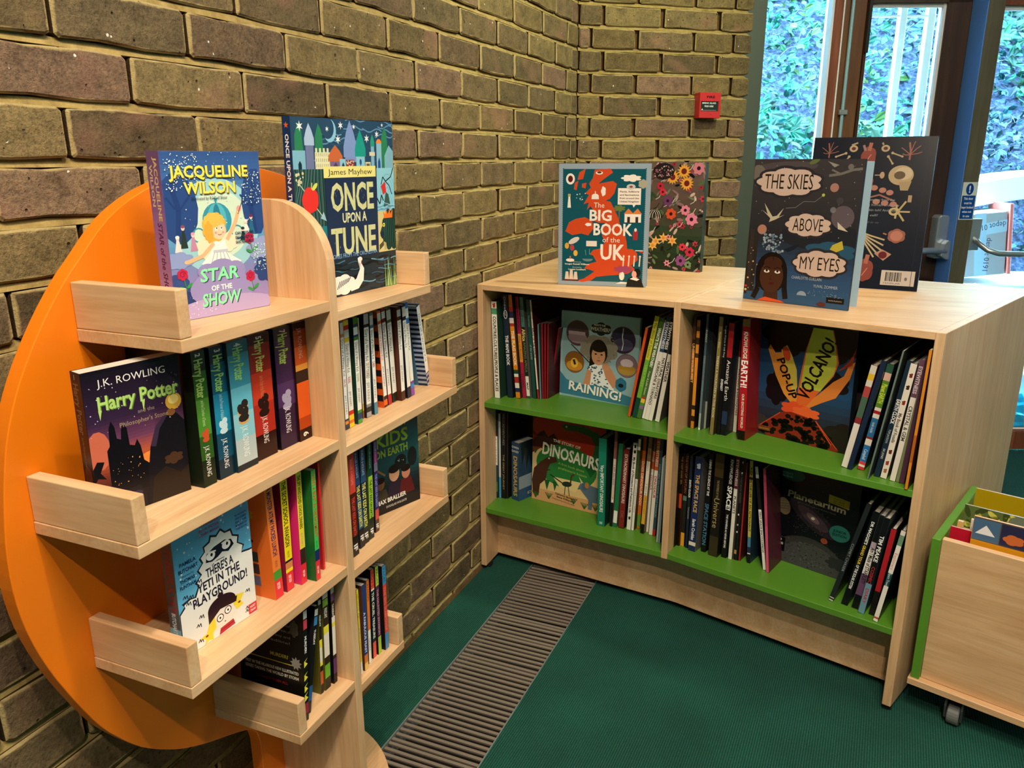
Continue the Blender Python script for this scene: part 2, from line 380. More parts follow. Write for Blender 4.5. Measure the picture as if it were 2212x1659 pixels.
MB().box(.4195, .4275, .015, .03, .75, 1.732).box(.687, .697, .010, .045, .75, 1.732).box(.4195, .697, .015, .03, 1.720, 1.732).build('white_bead', WHITE, d1)
MB().box(.697, .785, .0, .05, .02, 2.12).build('stile', BROWN, d1, .002)
MB().box(.409, .422, -.014, -.004, 1.564, 2.2).build('closer_strip', BLACK, d1, .002)
MB().box(.409, .79, .0, .09, 2.12, 2.7).build('head', BROWN, d1, .002)
# panic bar of the left door
pb = MB().prism([(.742, .822), (.786, .822), (.786, .975), (.779, .985), (.750, .985), (.742, .975)], -.055, -.0005, 'y').build('lock_case', STEEL, d1, .004, 3)
MB().prism([(.752, .835), (.776, .820), (.790, .822), (.792, .885), (.776, .895), (.762, .880)], -.085, -.055, 'y').build('lever', STEEL, pb, .004, 3)
MB().tube([(.46, -.075, .853), (.775, -.075, .853)], .013, 14).build('push_bar', STEEL, d1, smooth=True)
t2 = wbox('trim_2', .787, .846, -.103, .06, 0, 2.7, OLIVE)
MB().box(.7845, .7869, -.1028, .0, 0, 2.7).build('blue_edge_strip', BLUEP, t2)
d2 = wsn('door_2')
MB().box(.847, .880, .0, .05, 0, 2.12).build('stile', REDW, d2, .002)
MB().box(.880, 1.62, .0, .05, 1.722, 2.12).box(.880, 1.62, .0, .05, .02, .1).build('frame', REDW, d2, .002)
MB().box(1.62, 1.72, .0, .05, .02, 2.12).build('stile', REDW, d2, .002)
MB().box(.880, 1.62, .022, .026, .1, 1.722).build('glass_pane', GLASS, d2)
MB().box(.880, .884, .012, .03, .1, 1.722).box(.880, 1.62, .012, .03, 1.708, 1.722).build('white_bead', WHITE, d2)
pts = [(.905, -.02, .90), (.912, -.055, .875), (.930, -.085, .855), (.965, -.098, .845), (1.05, -.1, .843), (1.6, -.1, .843)]
MB().tube(pts, .0105, 12).build('push_bar', STEEL, d2, smooth=True)
MB().box(.885, .925, -.03, -.001, .85, .97).build('lock_case', STEEL, d2, .004, 3)
MB().box(.847, 2.0, .0, .09, 2.12, 2.7).build('head', BROWN, d2, .002)
w2 = wsn('window_2')
MB().box(1.80, 4.4, .045, .049, .1, 2.4).build('glass_pane', GLASS, w2)
MB().box(1.72, 1.80, .0, .09, 0, 2.7).box(3.0, 3.06, .0, .09, 0, 2.7).box(4.4, 6.4, .0, .09, 0, 2.7).box(1.8, 4.4, .0, .09, 0, .1).box(1.8, 4.4, .0, .09, 2.4, 2.7).build('frame', BROWN, w2, .002)
# conduit down the jamb
cd = thing('conduit_pipe', 'thin pale blue pipe clipped to the brown jamb between the two windows', 'pipe', WW, WA)
MB().tube([(.354, -.005, .02), (.354, -.005, 2.69)], .0062, 12).build('pipe', plain('pale_blue_pipe', (.28, .52, .62), .3), cd, smooth=True)
MB().box(.340, .371, -.0135, .003, 1.350, 1.368).build('clip', STEEL, cd, .0015)
MB().tube([(.345, -.0135, 1.359), (.345, -.0165, 1.359)], .0025, 8).build('screw', STEEL, cd)

# ------------------------------------------------------------ outside
def ww(x, y, z=0): c, s = math.cos(WA), math.sin(WA); return Vector((WW[0] + x * c - y * s, WW[1] + x * s + y * c, z))
soil, n_, l_, p_ = new_mat('leaf_litter_soil')
tc = n_.new('ShaderNodeTexCoord'); a = n_.new('ShaderNodeTexNoise'); a.inputs['Scale'].default_value = 45; a.inputs['Detail'].default_value = 8; l_.new(tc.outputs['Object'], a.inputs['Vector'])
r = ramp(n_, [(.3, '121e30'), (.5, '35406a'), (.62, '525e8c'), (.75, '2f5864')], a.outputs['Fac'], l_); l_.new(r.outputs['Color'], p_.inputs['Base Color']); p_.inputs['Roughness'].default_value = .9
b = n_.new('ShaderNodeBump'); b.inputs['Distance'].default_value = .03; l_.new(a.outputs['Fac'], b.inputs['Height']); l_.new(b.outputs['Normal'], p_.inputs['Normal'])
def bank_h(x, y):
    t = min(1, max(0, (y - .75) / .75)); base = 1.22 * t * t * (3 - 2 * t)
    q = 1 - .92 * min(1, max(0, (x - 2.9) / .7))  # unseen far end of the bank lowered so more sky light gets in
    return (base + max(0, y - 1.5) * 1.05) * q + .04 * math.sin(x * 5.1 + y * 3) + .03 * math.sin(x * 11 + 2 * y)
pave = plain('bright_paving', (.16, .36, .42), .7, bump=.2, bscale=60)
gx = MB().box(-1.5, 8, .09, .8, -.06, -.01)
tag(gx.build('ground_paving', pave), kind='structure').location = WW; bpy.data.objects['ground_paving'].rotation_euler = (0, 0, WA)
v = []; f = []; NX, NY = 60, 44
for j in range(NY + 1):
    for i in range(NX + 1):
        X = -2.2 + 7.5 * i / NX; Y = .7 + 3.6 * j / NY; v.append((X, Y, bank_h(X, Y) - .02))
for j in range(NY):
    for i in range(NX): q = j * (NX + 1) + i; f.append((q, q + 1, q + NX + 2, q + NX + 1))
bk = MB().raw(v, f).build('ground_bank', soil, smooth=True); bk.location = WW; bk.rotation_euler = (0, 0, WA); tag(bk, kind='structure')
leafm, n_, l_, p_ = new_mat('shrub_leaves'); at = n_.new('ShaderNodeAttribute'); at.attribute_name = 'ink'; l_.new(at.outputs['Color'], p_.inputs['Base Color']); p_.inputs['Roughness'].default_value = .55
p_.inputs['Transmission Weight'].default_value = 0
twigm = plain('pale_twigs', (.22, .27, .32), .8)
def leaf(vs, fs, cs, c, d, nrm, L, w, col):
    d = d.normalized(); s = d.cross(nrm).normalized(); up = s.cross(d)
    P = [c, c + d * L * .35 + s * w, c + d * L * .75 + s * w * .7 + up * L * .04, c + d * L - up * L * .06, c + d * L * .75 - s * w * .7 + up * L * .04, c + d * L * .35 - s * w]
    b = len(vs); vs += [tuple(q) for q in P]; fs += [(b, b + 1, b + 2, b + 3), (b, b + 3, b + 4, b + 5)]; cs += [col, col]
def shrub(i, x, y, hx, hy, n, size, pal, label, bump=.16):
    rnd = random.Random(i * 101 + 3); z = bank_h(x, y)
    P = ww(x, y, z); t = thing('shrub', label, 'shrub', P, WA, 'shrubs on the bank outside')
    vs, fs, cs = [], [], []
    for k in range(n):
        cx, cy = rnd.uniform(-hx, hx), rnd.uniform(-hy, hy); q = max(0, 1 - (cx / hx) ** 2) * max(0, 1 - (cy / hy) ** 2)
        c = Vector((cx, cy, bank_h(x + cx, y + cy) - z + rnd.random() * (.03 + bump * q)))
        shade = .45 + .9 * (c.z - bank_h(x + cx, y + cy) + z) / (.03 + bump)
        d = Vector((rnd.uniform(-1, 1), rnd.uniform(-1.2, .3), rnd.uniform(-.8, .5))); nr = Vector((rnd.uniform(-.6, .6), -.8, rnd.uniform(-.1, 1))).normalized()
        L = size * rnd.uniform(.5, 1.3); cc = lin(rnd.choice(pal)); g = rnd.uniform(.45, 1.35) * .42
        leaf(vs, fs, cs, c, d, nr, L, L * .3, (cc[0] * g, cc[1] * g, cc[2] * g))
    me = bpy.data.meshes.new('foliage'); me.from_pydata(vs, [], fs); me.update(); set_ink(me, cs); tag(mesh_obj('foliage', me, leafm, t), kind='stuff')
    m = MB()
    for k in range(int(n / 30)):
        p0 = Vector((rnd.uniform(-.8, .8) * hx, rnd.uniform(-.8, .8) * hy, 0)); pts = []
        p0.z = bank_h(x + p0.x, y + p0.y) - z + rnd.uniform(.02, .8) * bump; d = Vector((rnd.uniform(-1, 1), rnd.uniform(-.4, .1), rnd.uniform(-.3, .9)))
        for q in range(6): pts.append(p0 + d * .04 * q + Vector((0, 0, -.004 * q * q)) + Vector((rnd.uniform(-1, 1), rnd.uniform(-1, 1), rnd.uniform(-1, 1))) * .012)
        m.tube(pts, [.0024 - .0003 * q for q in range(6)], 4, False)
    tag(m.build('twigs', twigm, t), kind='stuff')
TEAL = ['12806c', '1a9a84', '0f6a60', '2cb49c', '1f7f90', '0f5a58', '2aa4ac', '3fa878']; BLU = ['2a5a88', '3a709c', '1f4a70', '34849c', '4a74a8', '1c6c78']  # cyan tint of the daylight mixed into the green of the leaves
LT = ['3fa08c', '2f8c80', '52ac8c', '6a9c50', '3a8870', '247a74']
ROWN = {1.42: 'bottom', 2.05: 'middle', 2.75: 'upper', 3.5: 'top'}
PLACE = ['left of the left window', 'seen in the left window', 'behind the brown jamb', 'behind the left door glass', 'behind the sticker post', 'seen through the right door']
i_ = 0
for ry, hy in ((1.42, .27), (2.05, .33), (2.75, .35), (3.5, .38)):
    for ci in range(6):
        pal, pn = [(LT, 'pale green'), (TEAL, 'teal'), (BLU, 'bluish')][(i_ * 7 + ci) % 3]
        shrub(i_, -.75 + .62 * ci, ry, .305, hy, 520 if ry < 3 else 420, .05 + .008 * ((i_ * 5) % 4) + (.02 if ry > 2.5 else 0), pal, '%s leafed shrub in the %s row of the bank, %s' % (pn, ROWN[ry], PLACE[ci])); i_ += 1
# white framed gate outside the door glass
wg = thing('white_gate', 'white painted gate frame standing outside the glazed door', 'gate', WW, WA)
MB().box(.628, .655, .22, .25, -.01, 2.2).build('upright', WHITE, wg, .002)
MB().box(.735, .765, .22, .25, -.01, 2.2).build('upright', WHITE, wg, .002)
MB().box(.44, .765, .222, .246, 1.722, 1.728).build('rail', WHITE, wg)
MB().box(.44, .765, .222, .246, .95, .98).build('rail', WHITE, wg)
# pile outside the far door: white car-boot like trolley, parcel, plastic sacks
bx = thing('parcel_box', 'brown parcel with pale courier tape seen through the far door', 'box', ww(1.12, .42, .690), WA + R(-8))
CARD = plain('cardboard', (.34, .30, .33), .8); 
bx.rotation_euler = (0, R(-6), WA + R(-8))
MB().box(-.13, .16, -.06, .16, 0, .27).build('carton', CARD, bx, .003)
tr = thing('white_trolley', 'white covered trolley stacked with parcels outside the far door', 'trolley', ww(1.25, .45, -.01), WA)
MB().box(-.35, .45, -.22, .3, .12, .30).build('tray', WHITE, tr, .01, 2)
MB().box(-.35, .45, .10, .3, .30, .66).box(-.3, .4, -.1, .3, .62, .672).build('body', WHITE, tr, .01, 2)
lid = []
for q in range(9): u = q / 8; lid.append((-.42 + .9 * u, 1.02 + .13 * math.sin(u * PI * .55)))
MB().prism(lid + [(p0[0], p0[1] - .11) for p0 in lid[::-1]], .05, .34, 'y').build('lid', WHITE, tr, .008, 2)
MB().box(-.36, -.33, .2, .3, .6, 1.0).build('lid_stay', WHITE, tr, .003); MB().box(.38, .41, .2, .3, .6, 1.05).build('lid_stay', WHITE, tr, .003)
for a, b_ in ((-.25, -.1), (.35, -.1), (-.25, .2), (.35, .2)):
    MB().tube([(a, b_, .07), (a + .03, b_, .07)], .06, 16).build('wheel', BLACK, tr)
PLAS = plain('clear_blue_plastic_wrap', (.62, .78, .88), .15)
def sack(name, label, x, y, z, sx, sy, sz, seed, mat=PLAS):
    bm = bmesh.new(); bmesh.ops.create_icosphere(bm, subdivisions=4, radius=1); rnd = random.Random(seed); ph = [rnd.uniform(0, 6) for _ in range(9)]
    for v_ in bm.verts:
        c = v_.co; k = 1 + .10 * math.sin(5 * c.x + ph[0] + 3 * c.z) + .07 * math.sin(9 * c.y + 4 * c.x + ph[1]) + .05 * math.sin(15 * c.z + 7 * c.y + ph[2]) + .03 * math.sin(25 * c.x + 11 * c.z + ph[3])
        v_.co = Vector((c.x * k * sx, c.y * k * sy, (c.z * k) * sz)); 
        if v_.co.z < -.8 * sz: v_.co.z = -.8 * sz
    me = bpy.data.meshes.new(name); bm.to_mesh(me); bm.free()
    o = mesh_obj(name, me, mat); o.location = ww(x, y, z + .8 * sz); o.rotation_euler = (0, 0, WA); tag(o, label, 'sack')
    return o
sack('plastic_sack', 'crumpled clear plastic sack at the foot of the far door', 1.02, .16, .30, .13, .06, .20, 5)
sack('plastic_sack', 'crumpled blue plastic sack lying on the bright paving', 1.25, .13, 0, .22, .05, .12, 6, plain('bright_blue_sack', (.02, .50, .85), .3))
# ------------------------------------------------------------ tree shaped wall shelf
XC = -1.7128; D = .249; YB = -.08; TB = .0158
ts = thing('tree_bookcase', 'tree shaped shelving with round orange backboard and pale wood shelves on the brick wall', 'bookcase', (XC, 0, 0))
half = [(-1.65, 1.182), (-1.70, 1.1885)]
left = [(-1.74, 1.187), (-1.80, 1.180), (-1.8769, 1.1585), (-1.9375, 1.1263), (-1.9865, 1.0811), (-2.0129, 1.0547), (-2.0464, 1.0138), (-2.0785, .9659), (-2.101, .922), (-2.1177, .8754), (-2.131, .8125), (-2.1385, .75), (-2.1375, .69), (-2.1275, .632), (-2.1063, .566), (-2.0691, .4812), (-2.0416, .435), (-2.005, .388), (-1.9636, .351), (-1.9289, .3265), (-1.8889, .3047), (-1.8324, .2791), (-1.800, .262), (-1.785, .248), (-1.777, .225), (-1.7755, .19), (-1.775, .0)]
def densify(P, n=3):
    out = []
    for i in range(len(P) - 1):
        p0, p1, p2, p3 = P[max(i - 1, 0)], P[i], P[i + 1], P[min(i + 2, len(P) - 1)]
        for k in range(n):
            t = k / n; out.append(tuple(.5 * ((2 * p1[a]) + (-p0[a] + p2[a]) * t + (2 * p0[a] - 5 * p1[a] + 4 * p2[a] - p3[a]) * t * t + (-p0[a] + 3 * p1[a] - 3 * p2[a] + p3[a]) * t ** 3) for a in (0, 1)))
    return out + [P[-1]]
Lp = densify([(XC, 1.1885)] + left); OUT = [(x - XC, z) for x, z in Lp]; OUT += [(-x, z) for x, z in OUT[::-1][:-1]]
bb = MB().prism(OUT, YB, YB + .0235, 'y').build('back_board', ORANGE, ts, .0012, 2)
# brackets that hold the board off the wall
for zz in (.35, .95): MB().box(-.25, .25, YB + .0235, -.004, zz, zz + .05).build('wall_batten', WX, ts)
prof = [(YB, 0), (-D, 0), (-D, 1.045)] + [(-D + .095 * (1 - math.cos(a)), 1.045 + .0965 * math.sin(a)) for a in [PI / 2 * k / 12 for k in range(1, 13)]] + [(YB, 1.1415)]
MB().prism(prof, -.0089, .0089, 'x').build('post', WZ, ts, .001, 2)
for (xl, xr, zl, zr) in [(-2.005, -1.4201, .9985, .9804), (-2.1005, -1.3265, .7838, .7662), (-2.0539, -1.3738, .5685, .5524), (-1.867, -1.5632, .3542, .3349)]:
    for (a, b, z, e) in ((xl - XC, -.0091, zl, 0), (.0091, xr - XC, zr, 1)):
        MB().box(a, b, -D + .0006, YB - .0004, z - TB, z).build('shelf', WX, ts, .0011, 2)
        x0 = a + .0006 if e == 0 else b - .0185
        MB().box(x0, x0 + .0178, -D + .0012, YB - .0006, z + .0003, z + .0575).build('end_board', WY, ts, .0014, 2)
pts = [(.25 * math.cos(a), -.002 - .2475 * math.sin(a)) for a in [PI * k / 40 for k in range(41)]]
MB().prism(pts, .0005, .018).build('base_plate', WX, ts, .001, 2)

# ------------------------------------------------------------ low angled corner bookcase
U0 = Vector((-.7235, -.004)); U0i = Vector((-.7257, -.0215)); UM1 = Vector((-.7957, -.5603)); UM2 = Vector((-.7987, -.5771)); UR = Vector((-.9532, -1.1227)); URi = Vector((-.9482, -1.1052))
B0 = Vector((-.0700, -.004)); B0i = Vector((-.0717, -.0215)); BM1 = Vector((-.1175, -.6790)); BM2 = Vector((-.1195, -.6965)); BR = Vector((-.262, -1.388)); BRi = Vector((-.2585, -1.3705))
H = .868
cb = thing('corner_bookcase', 'low angled two-bay bookcase of pale wood with green shelves against the brick corner', 'bookcase', (0, 0, 0))
def pr(name, pts, z0, z1, mat, bevel=.0009, parent=cb): return MB().prism([tuple(p) for p in pts], z0, z1).build(name, mat, parent, bevel)
pr('side_panel', [U0, U0i, B0i, B0], .016, H, WZ)
pr('side_panel', [URi, UR, BR, BRi], .016, H, WZ)
pr('divider', [UM1, UM2, BM2, BM1], .1905, H, WZ)
for p_ in ((U0 * .97 + B0 * .03), (UR * .985 + BR * .015), BR * .96 + UR * .04, B0 * .95 + U0 * .05):
    MB().box(p_.x + .002, p_.x + .022, p_.y - .02 if p_.y > -.5 else p_.y + .0, p_.y - .002 if p_.y > -.5 else p_.y + .018, 0, .016).build('foot', BLACK, cb)
def lerp(a, b, t): return a * (1 - t) + b * t
def dep(F, B, d): return F + (B - F).normalized() * d
for (F1, F2, K1, K2) in ((U0i, UM1, B0i, BM1), (UM2, URi, BM2, BRi)):
    g = .0006
    a, b = dep(F1, K1, g), dep(F2, K2, g)
    pr('top_panel', [a, b, K2, K1], H - .0158, H - .0002, WY if F1 is U0i else WY)
    for z in (.533, .2065):
        pr('shelf', [dep(F1, K1, .001), dep(F2, K2, .001), dep(F2, K2, .299), dep(F1, K1, .299)], z - .0158, z, GREEN)
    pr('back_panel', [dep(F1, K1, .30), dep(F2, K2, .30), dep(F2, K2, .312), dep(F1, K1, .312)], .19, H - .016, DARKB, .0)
    for z in (.533, .2065): pr('shelf', [dep(F1, K1, .313), dep(F2, K2, .313), K2, K1], z - .0158, z, GREEN)
pr('plinth', [dep(U0i, B0i, .085), dep(UM1, BM1, .085), dep(UM2, BM2, .085), dep(URi, BRi, .085), dep(URi, BRi, .103), dep(UM2, BM2, .103), dep(UM1, BM1, .103), dep(U0i, B0i, .103)], .020, .1900, WX)

# ------------------------------------------------------------ browser cart at the right edge
CA = R(-107.5); CO = Vector((-.9365, -1.1490, 0))
ct = thing('book_browser', 'low wooden book browser box on castors with green sides beside the corner bookcase', 'browser box', CO, CA)
# local: x along its front, y inward (away from viewer), z up
def cbx(name, x0, x1, y0, y1, z0, z1, mat, b=.001): return MB().box(x0, x1, y0, y1, z0, z1).build(name, mat, ct, b)
cbx('base_board', 0, .70, 0, .40, .075, .0905, WX)
MB().prism([(.006, .091), (.395, .091), (.395, .37), (.37, .4287), (.006, .4287)], .0045, .0215, 'x').build('side_panel', GREEN, ct, .001)
MB().prism([(.006, .091), (.395, .091), (.395, .37), (.37, .4287), (.006, .4287)], .68, .698, 'x').build('side_panel', GREEN, ct, .001)
cbx('front_panel', .0218, .6798, .018, .034, .091, .4270, WX)
cbx('back_panel', .0218, .6798, .37, .386, .091, .40, WX)
cbx('divider', .0218, .6798, .16, .172, .091, .40, WX); cbx('divider', .0218, .6798, .265, .277, .091, .40, WX)
cbx('bin_floor', .0218, .6798, .034, .37, .091, .10, WX)
CHO = plain('smoked_castor_housing', (.05, .055, .055), .35); CWH = plain('grey_castor', (.16, .17, .17), .5)
for (x, y) in ((.095, .035), (.6, .035), (.095, .39), (.6, .39)):
    prf = [(y - .018, .018), (y + .018, .018), (y + .022, .045), (y + .018, .0745), (y - .018, .0745), (y - .024, .05)]
    hs = MB().prism(prf, x - .018, x - .014, 'x').prism(prf, x + .014, x + .018, 'x').box(x - .018, x + .018, y - .018, y + .018, .066, .0745).build('castor_housing', CHO, ct)
    MB().tube([(x - .012, y, .025), (x + .012, y, .025)], .025, 24).build('castor_wheel', CWH, hs, .002)
BOOKS=[('A',(-0.675,-0.0324,0.0176,0.2805,-0.0338),'f0efe8:.07,4f9a74:.13,f0efe8:1',[(0.15,0.93,'181818','COUNTRIES,CULTURES,PEOPLE & PLACES',0.55,1)],'thick white spine with long black lettering',{'dots': [(0.04,'c0392b')]}),
('A',(-0.6569,-0.0651,0.0173,0.2998,-0.0618),'1b2c3f:1',[(0.02,0.2,'e8e8e8','Children of',0.35,0),(0.39,0.68,'f2f2f2','THE MAPS BOOK',0.55,1)],'tall navy spine with white lettering',{'ring': (0.19,'e8e8e8')}),
('A',(-0.6543,-0.09,0.0146,0.3018,-0.0942),'e38a1c:.11,b3322c:.16,26305c:.22,ede7dc:.27,b3322c:.3,e38a1c:.72,1d4d35:.76,ede7dc:.79,b3322c:.85,ede7dc:.9,26305c:.94,e38a1c:1',[(0.34,0.68,'f8efd8','THE FLAG BOOK',0.6,1)],'orange spine with rows of small flags',{}),
('A',(-0.644,-0.1067,0.0108,0.2926,-0.0894),'a8224f:.36,eb9a2d:.64,b8244c:1',[(0.04,0.33,'6a1236','AROUND THE WORLD',0.5,1),(0.38,0.62,'8f1d45','Atlas of Animals',0.7,0),(0.7,0.95,'6a1236','STORIES',0.5,1)],'crimson spine with an orange middle band',{}),
('A',(-0.6414,-0.1185,0.0111,0.292,-0.0874),'4f8480:.29,1c2926:.78,efece4:.98,39514a:1',[(0.07,0.26,'2c4f4d','Children',0.6,0),(0.31,0.43,'e0c478','Africa',0.9,1),(0.44,0.74,'8b8f5c','AMAZING AFRICA',0.6,0),(0.83,0.93,'30302c','MAP',0.5,1)],'teal and black spine with a white foot label',{}),
('A',(-0.6385,-0.1359,0.0118,0.2863,-0.0852),'1e4d45:1',[(0.08,0.35,'8fb3a4','Stories',0.5,0),(0.45,0.6,'a8c0b4','of the world',0.5,0)],'dark green spine with faint grey lettering',{}),
('A',(-0.639,-0.1508,0.0055,0.2859,-0.0971),'e6dfd0:.9,b02a2e:1',[(0.22,0.64,'22221e','ATLAS OF THE WORLD',0.75,1)],'thin cream spine with a red foot',{}),
('A',(-0.6362,-0.1573,0.0041,0.2177,-0.0465),'6fa4ad:1',[],'thin pale blue spine,shorter than its neighbours',{}),
('A',(-0.6318,-0.1626,0.0046,0.219,-0.026),'a31f2b:1',[],'thin red picture book,leftmost of the three upright ones',{}),
('A',(-0.6296,-0.1681,0.0041,0.2193,-0.0088),'a8202c:1',[],'thin red picture book,middle one of the three upright ones',{}),
('A',(-0.6251,-0.1734,0.004,0.2191,0.0023),'a8202c:1',[],'thin red picture book,rightmost of the three upright ones',{}),
('A',(-0.5877,-0.1663,0.0043,0.2028,0.1386),'a01d2c:1',[],'thin red picture book leaning to the right by itself',{}),
('A',(-0.6989,-0.4321,0.0075,0.2494,0.1609),'d2571c:1',[],'thin orange spine leaning right,beside the rainy weather book',{}),
('A',(-0.6984,-0.4447,0.0127,0.2822,0.1812),'c8c53a:.42,6fae3c:.8,174c3a:1',[(0.06,0.4,'3a5a1a','The Story of Seasons',0.55,0),(0.46,0.7,'a5d060','VERY FIRST',0.5,0)],'leaning spine,yellow above and green below',{}),
('A',(-0.7025,-0.4576,0.0121,0.2804,0.1877),'4b7336:.78,b83c3a:.8,e7c53c:.84,5a8f3a:.87,8a6a9a:.9,4b7336:1',[(0.1,0.48,'f3f3e8',"WHAT'S THE WEATHER?",0.62,1),(0.52,0.76,'dfe8c8','Fraser & Judith Ralston',0.4,0)],'leaning green spine with white lettering',{}),
('A',(-0.6988,-0.4709,0.0085,0.2745,0.1788),'f2efe8:1',[],'thin plain white spine,leaning between green and black ones',{}),
('A',(-0.7047,-0.4793,0.0115,0.2825,0.1711),'1d4a78:.33,ece8df:1',[(0.04,0.3,'e8e8e4','EYEWITNESS',0.62,1),(0.42,0.85,'1c1c1c','HURRICANE & TORNADO',0.6,1)],'leaning white spine with a blue top about storms',{}),
('A',(-0.7091,-0.4909,0.0108,0.2826,0.1673),'141c28:.33,ece8df:1',[(0.04,0.3,'e8e8e4','EYEWITNESS',0.62,1),(0.38,0.78,'1c1c1c','NATURAL DISASTERS',0.6,1)],'leaning white spine with a black top about disasters',{}),
('A',(-0.7108,-0.5089,0.0121,0.2769,0.1392),'16202c:.33,ece8df:1',[(0.4,0.6,'1c1c1c','WEATHER',0.6,1)],'leaning white spine farthest right,against the middle upright',{}),
('B',(-0.6452,-0.0102,0.0168,0.2867,0.0014),'24282c:.28,5c2030:.31,efece6:.63,2a4a56:.82,4e7a34:.93,1f3630:1',[(0.33,0.6,'8a8a84','GALAPAGOS',0.6,0)],'dark spine with a white block of grey lettering',{}),
('B',(-0.6419,-0.0282,0.0078,0.2681,-0.0031),'c9d3d6:.75,4f9bd0:1',[],'thin pale spine turning blue at the foot',{}),
('B',(-0.6426,-0.0366,0.0145,0.2845,0.0057),'17191b:1',[(0.05,0.4,'8d8a7c','WILD ADVENTURES',0.45,0),(0.5,0.9,'a89a6a','THE GREAT JOURNEY',0.4,0)],'black spine with two lines of dull gold lettering',{}),
('B',(-0.6404,-0.0521,0.0048,0.2727,0.0075),'2a2b2c:1',[],'thin charcoal spine beside the box-shaped dinosaur book',{}),
('B',(-0.7072,-0.3586,0.0233,0.2593,-0.004),'1c8069:1',[(0.3,0.84,'e8efe6','Very IMPORTANT DINOSAURS',0.42,1),(0.95,0.98,'e8efe6','DK',0.35,1)],'thick teal spine with white lettering',{}),
('B',(-0.7001,-0.3926,0.0084,0.2891,0.0263),'8f5a4e:.3,d8c4b4:.75,181818:1',[(0.33,0.6,'4a3030','I AM AN EGG',0.6,0)],'thin spine,brown above and black at the foot',{'dots': [(0.73,'f2e8d8'),(0.7,'e8a030')]}),
('B',(-0.6999,-0.4017,0.0116,0.2486,0.0448),'1e7a4a:.8,f1f0ea:.95,1e7a4a:1',[],'plain green spine with a white foot label',{}),
('B',(-0.7002,-0.418,0.0166,0.2352,0.0364),'7c2a22:.99,5a1c18:1',[(0.06,0.68,'d9c9bd','EXTRAORDINARY DINOSAURS',0.5,1),(0.74,0.9,'a05a48','DK',0.5,0)],'thick brown-red spine with pale lettering',{}),
('B',(-0.7016,-0.4417,0.0126,0.2577,0.0406),'efebe2:1',[(0.16,0.8,'2a2a2a','My Book of Dinosaurs and Prehistoric Life',0.5,1)],'white spine with mixed small black lettering',{'dots': [(0.04,'222222'),(0.1,'222222'),(0.86,'222222')]}),
('B',(-0.7017,-0.455,0.0079,0.2701,0.0393),'efebe2:.12,3c5a30:.43,efebe2:1',[(0.44,0.8,'4a4a4a','FIRST DINOSAUR ENCYCLOPEDIA',0.45,0)],'white spine with a green photo panel near the top',{}),
('B',(-0.6844,-0.4658,0.0104,0.2724,0.0314),'d9681f:.84,6f9a3c:.98,d9681f:1',[(0.26,0.74,'f0dcc0','DOES DINOSAUR POO?',0.6,1)],'orange spine with a green foot label',{}),
('B',(-0.7096,-0.4828,0.0103,0.2846,0.0456),'8c6f45:.25,e5dfce:.6,e0a83c:.9,161616:1',[(0.05,0.4,'4a3a2a','Curious Dinosaurs',0.45,0),(0.45,0.82,'8a4a1a','T REX IN MY POCKET',0.45,0)],'mottled tan spine with a yellow lower half',{}),
('B',(-0.6958,-0.4956,0.0074,0.2796,0.0356),'c7561f:.33,ece6da:1',[(0.03,0.3,'ecd8c0','EYEWITNESS',0.6,0),(0.36,0.58,'b04a34','DINOSAUR',0.6,1)],'cream spine with orange top,left of a matching one',{}),
('B',(-0.7093,-0.5064,0.0107,0.2843,0.0378),'c7561f:.33,ece6da:1',[(0.03,0.3,'ecd8c0','EYEWITNESS',0.6,1),(0.38,0.62,'b04a34','DINOSAUR',0.6,1)],'cream spine with orange top,right of a matching one',{}),
('B',(-0.713,-0.5173,0.0082,0.2826,0.0387),'2b4e5e:.93,b02c34:1',[(0.25,0.8,'8fb3bf','EVERYTHING YOU KNOW ABOUT DINOSAURS',0.6,0)],'slate blue spine with a red foot',{}),
('B',(-0.7458,-0.5353,0.0056,0.244,0.0248),'a9b7b3:1',[],'thin pale grey spine,left one of a low pair',{}),
('B',(-0.7472,-0.5414,0.0053,0.2451,0.0189),'7d95a0:1',[],'thin grey-blue spine,right one of a low pair',{}),
('C',(-0.7242,-0.5976,0.0073,0.2881,-0.0063),'5c3a26:.2,2a1a14:.3,c8762c:.55,2a1a14:1',[(0.22,0.6,'e0b070','UNDER YOUR FEET',0.8,1)],'thin brown spine with orange lettering',{}),
('C',(-0.7275,-0.6049,0.0091,0.2817,0.0022),'b3711e:.06,3a2a1c:.1,d98f22:.16,3a2a1c:.22,d98f22:.3,4a3018:.34,d98f22:.78,2c1e16:.82,d98f22:.88,2c1e16:.93,c8801e:1',[],'golden yellow spine with dark brick-like blocks',{}),
('C',(-0.733,-0.6247,0.006,0.3002,0.0147),'3c5a6c:.35,5d7a86:.85,9fb0a8:.98,e8e8e0:1',[(0.07,0.3,'dfe8ec','EVEREST',0.7,0),(0.38,0.6,'2c4656','The Remarkable Story',0.4,0)],'grey-blue spine with tall pale lettering',{}),
('C',(-0.7178,-0.6359,0.0062,0.2918,0.0074),'22303a:.75,9aa09a:1',[],'thin dark spine with a grey foot,behind the others',{}),
('C',(-0.7574,-0.6576,0.0099,0.3035,0.0207),'86794a:1',[(0.1,0.28,'e0d8b0','Rachel Elliot',0.4,0),(0.32,0.85,'f0ead0',"THERE'S A MOUNTAIN IN THIS BOOK",0.5,0)],'olive gold spine with cream lettering',{}),
('C',(-0.7489,-0.6731,0.0089,0.2986,0.0058),'16181a:1',[(0.06,0.35,'e0e0e0','Sangma Francis & Lisk Feng',0.4,0),(0.52,0.62,'f4f4f4','EVEREST',0.6,1)],'black spine with small white lettering',{}),
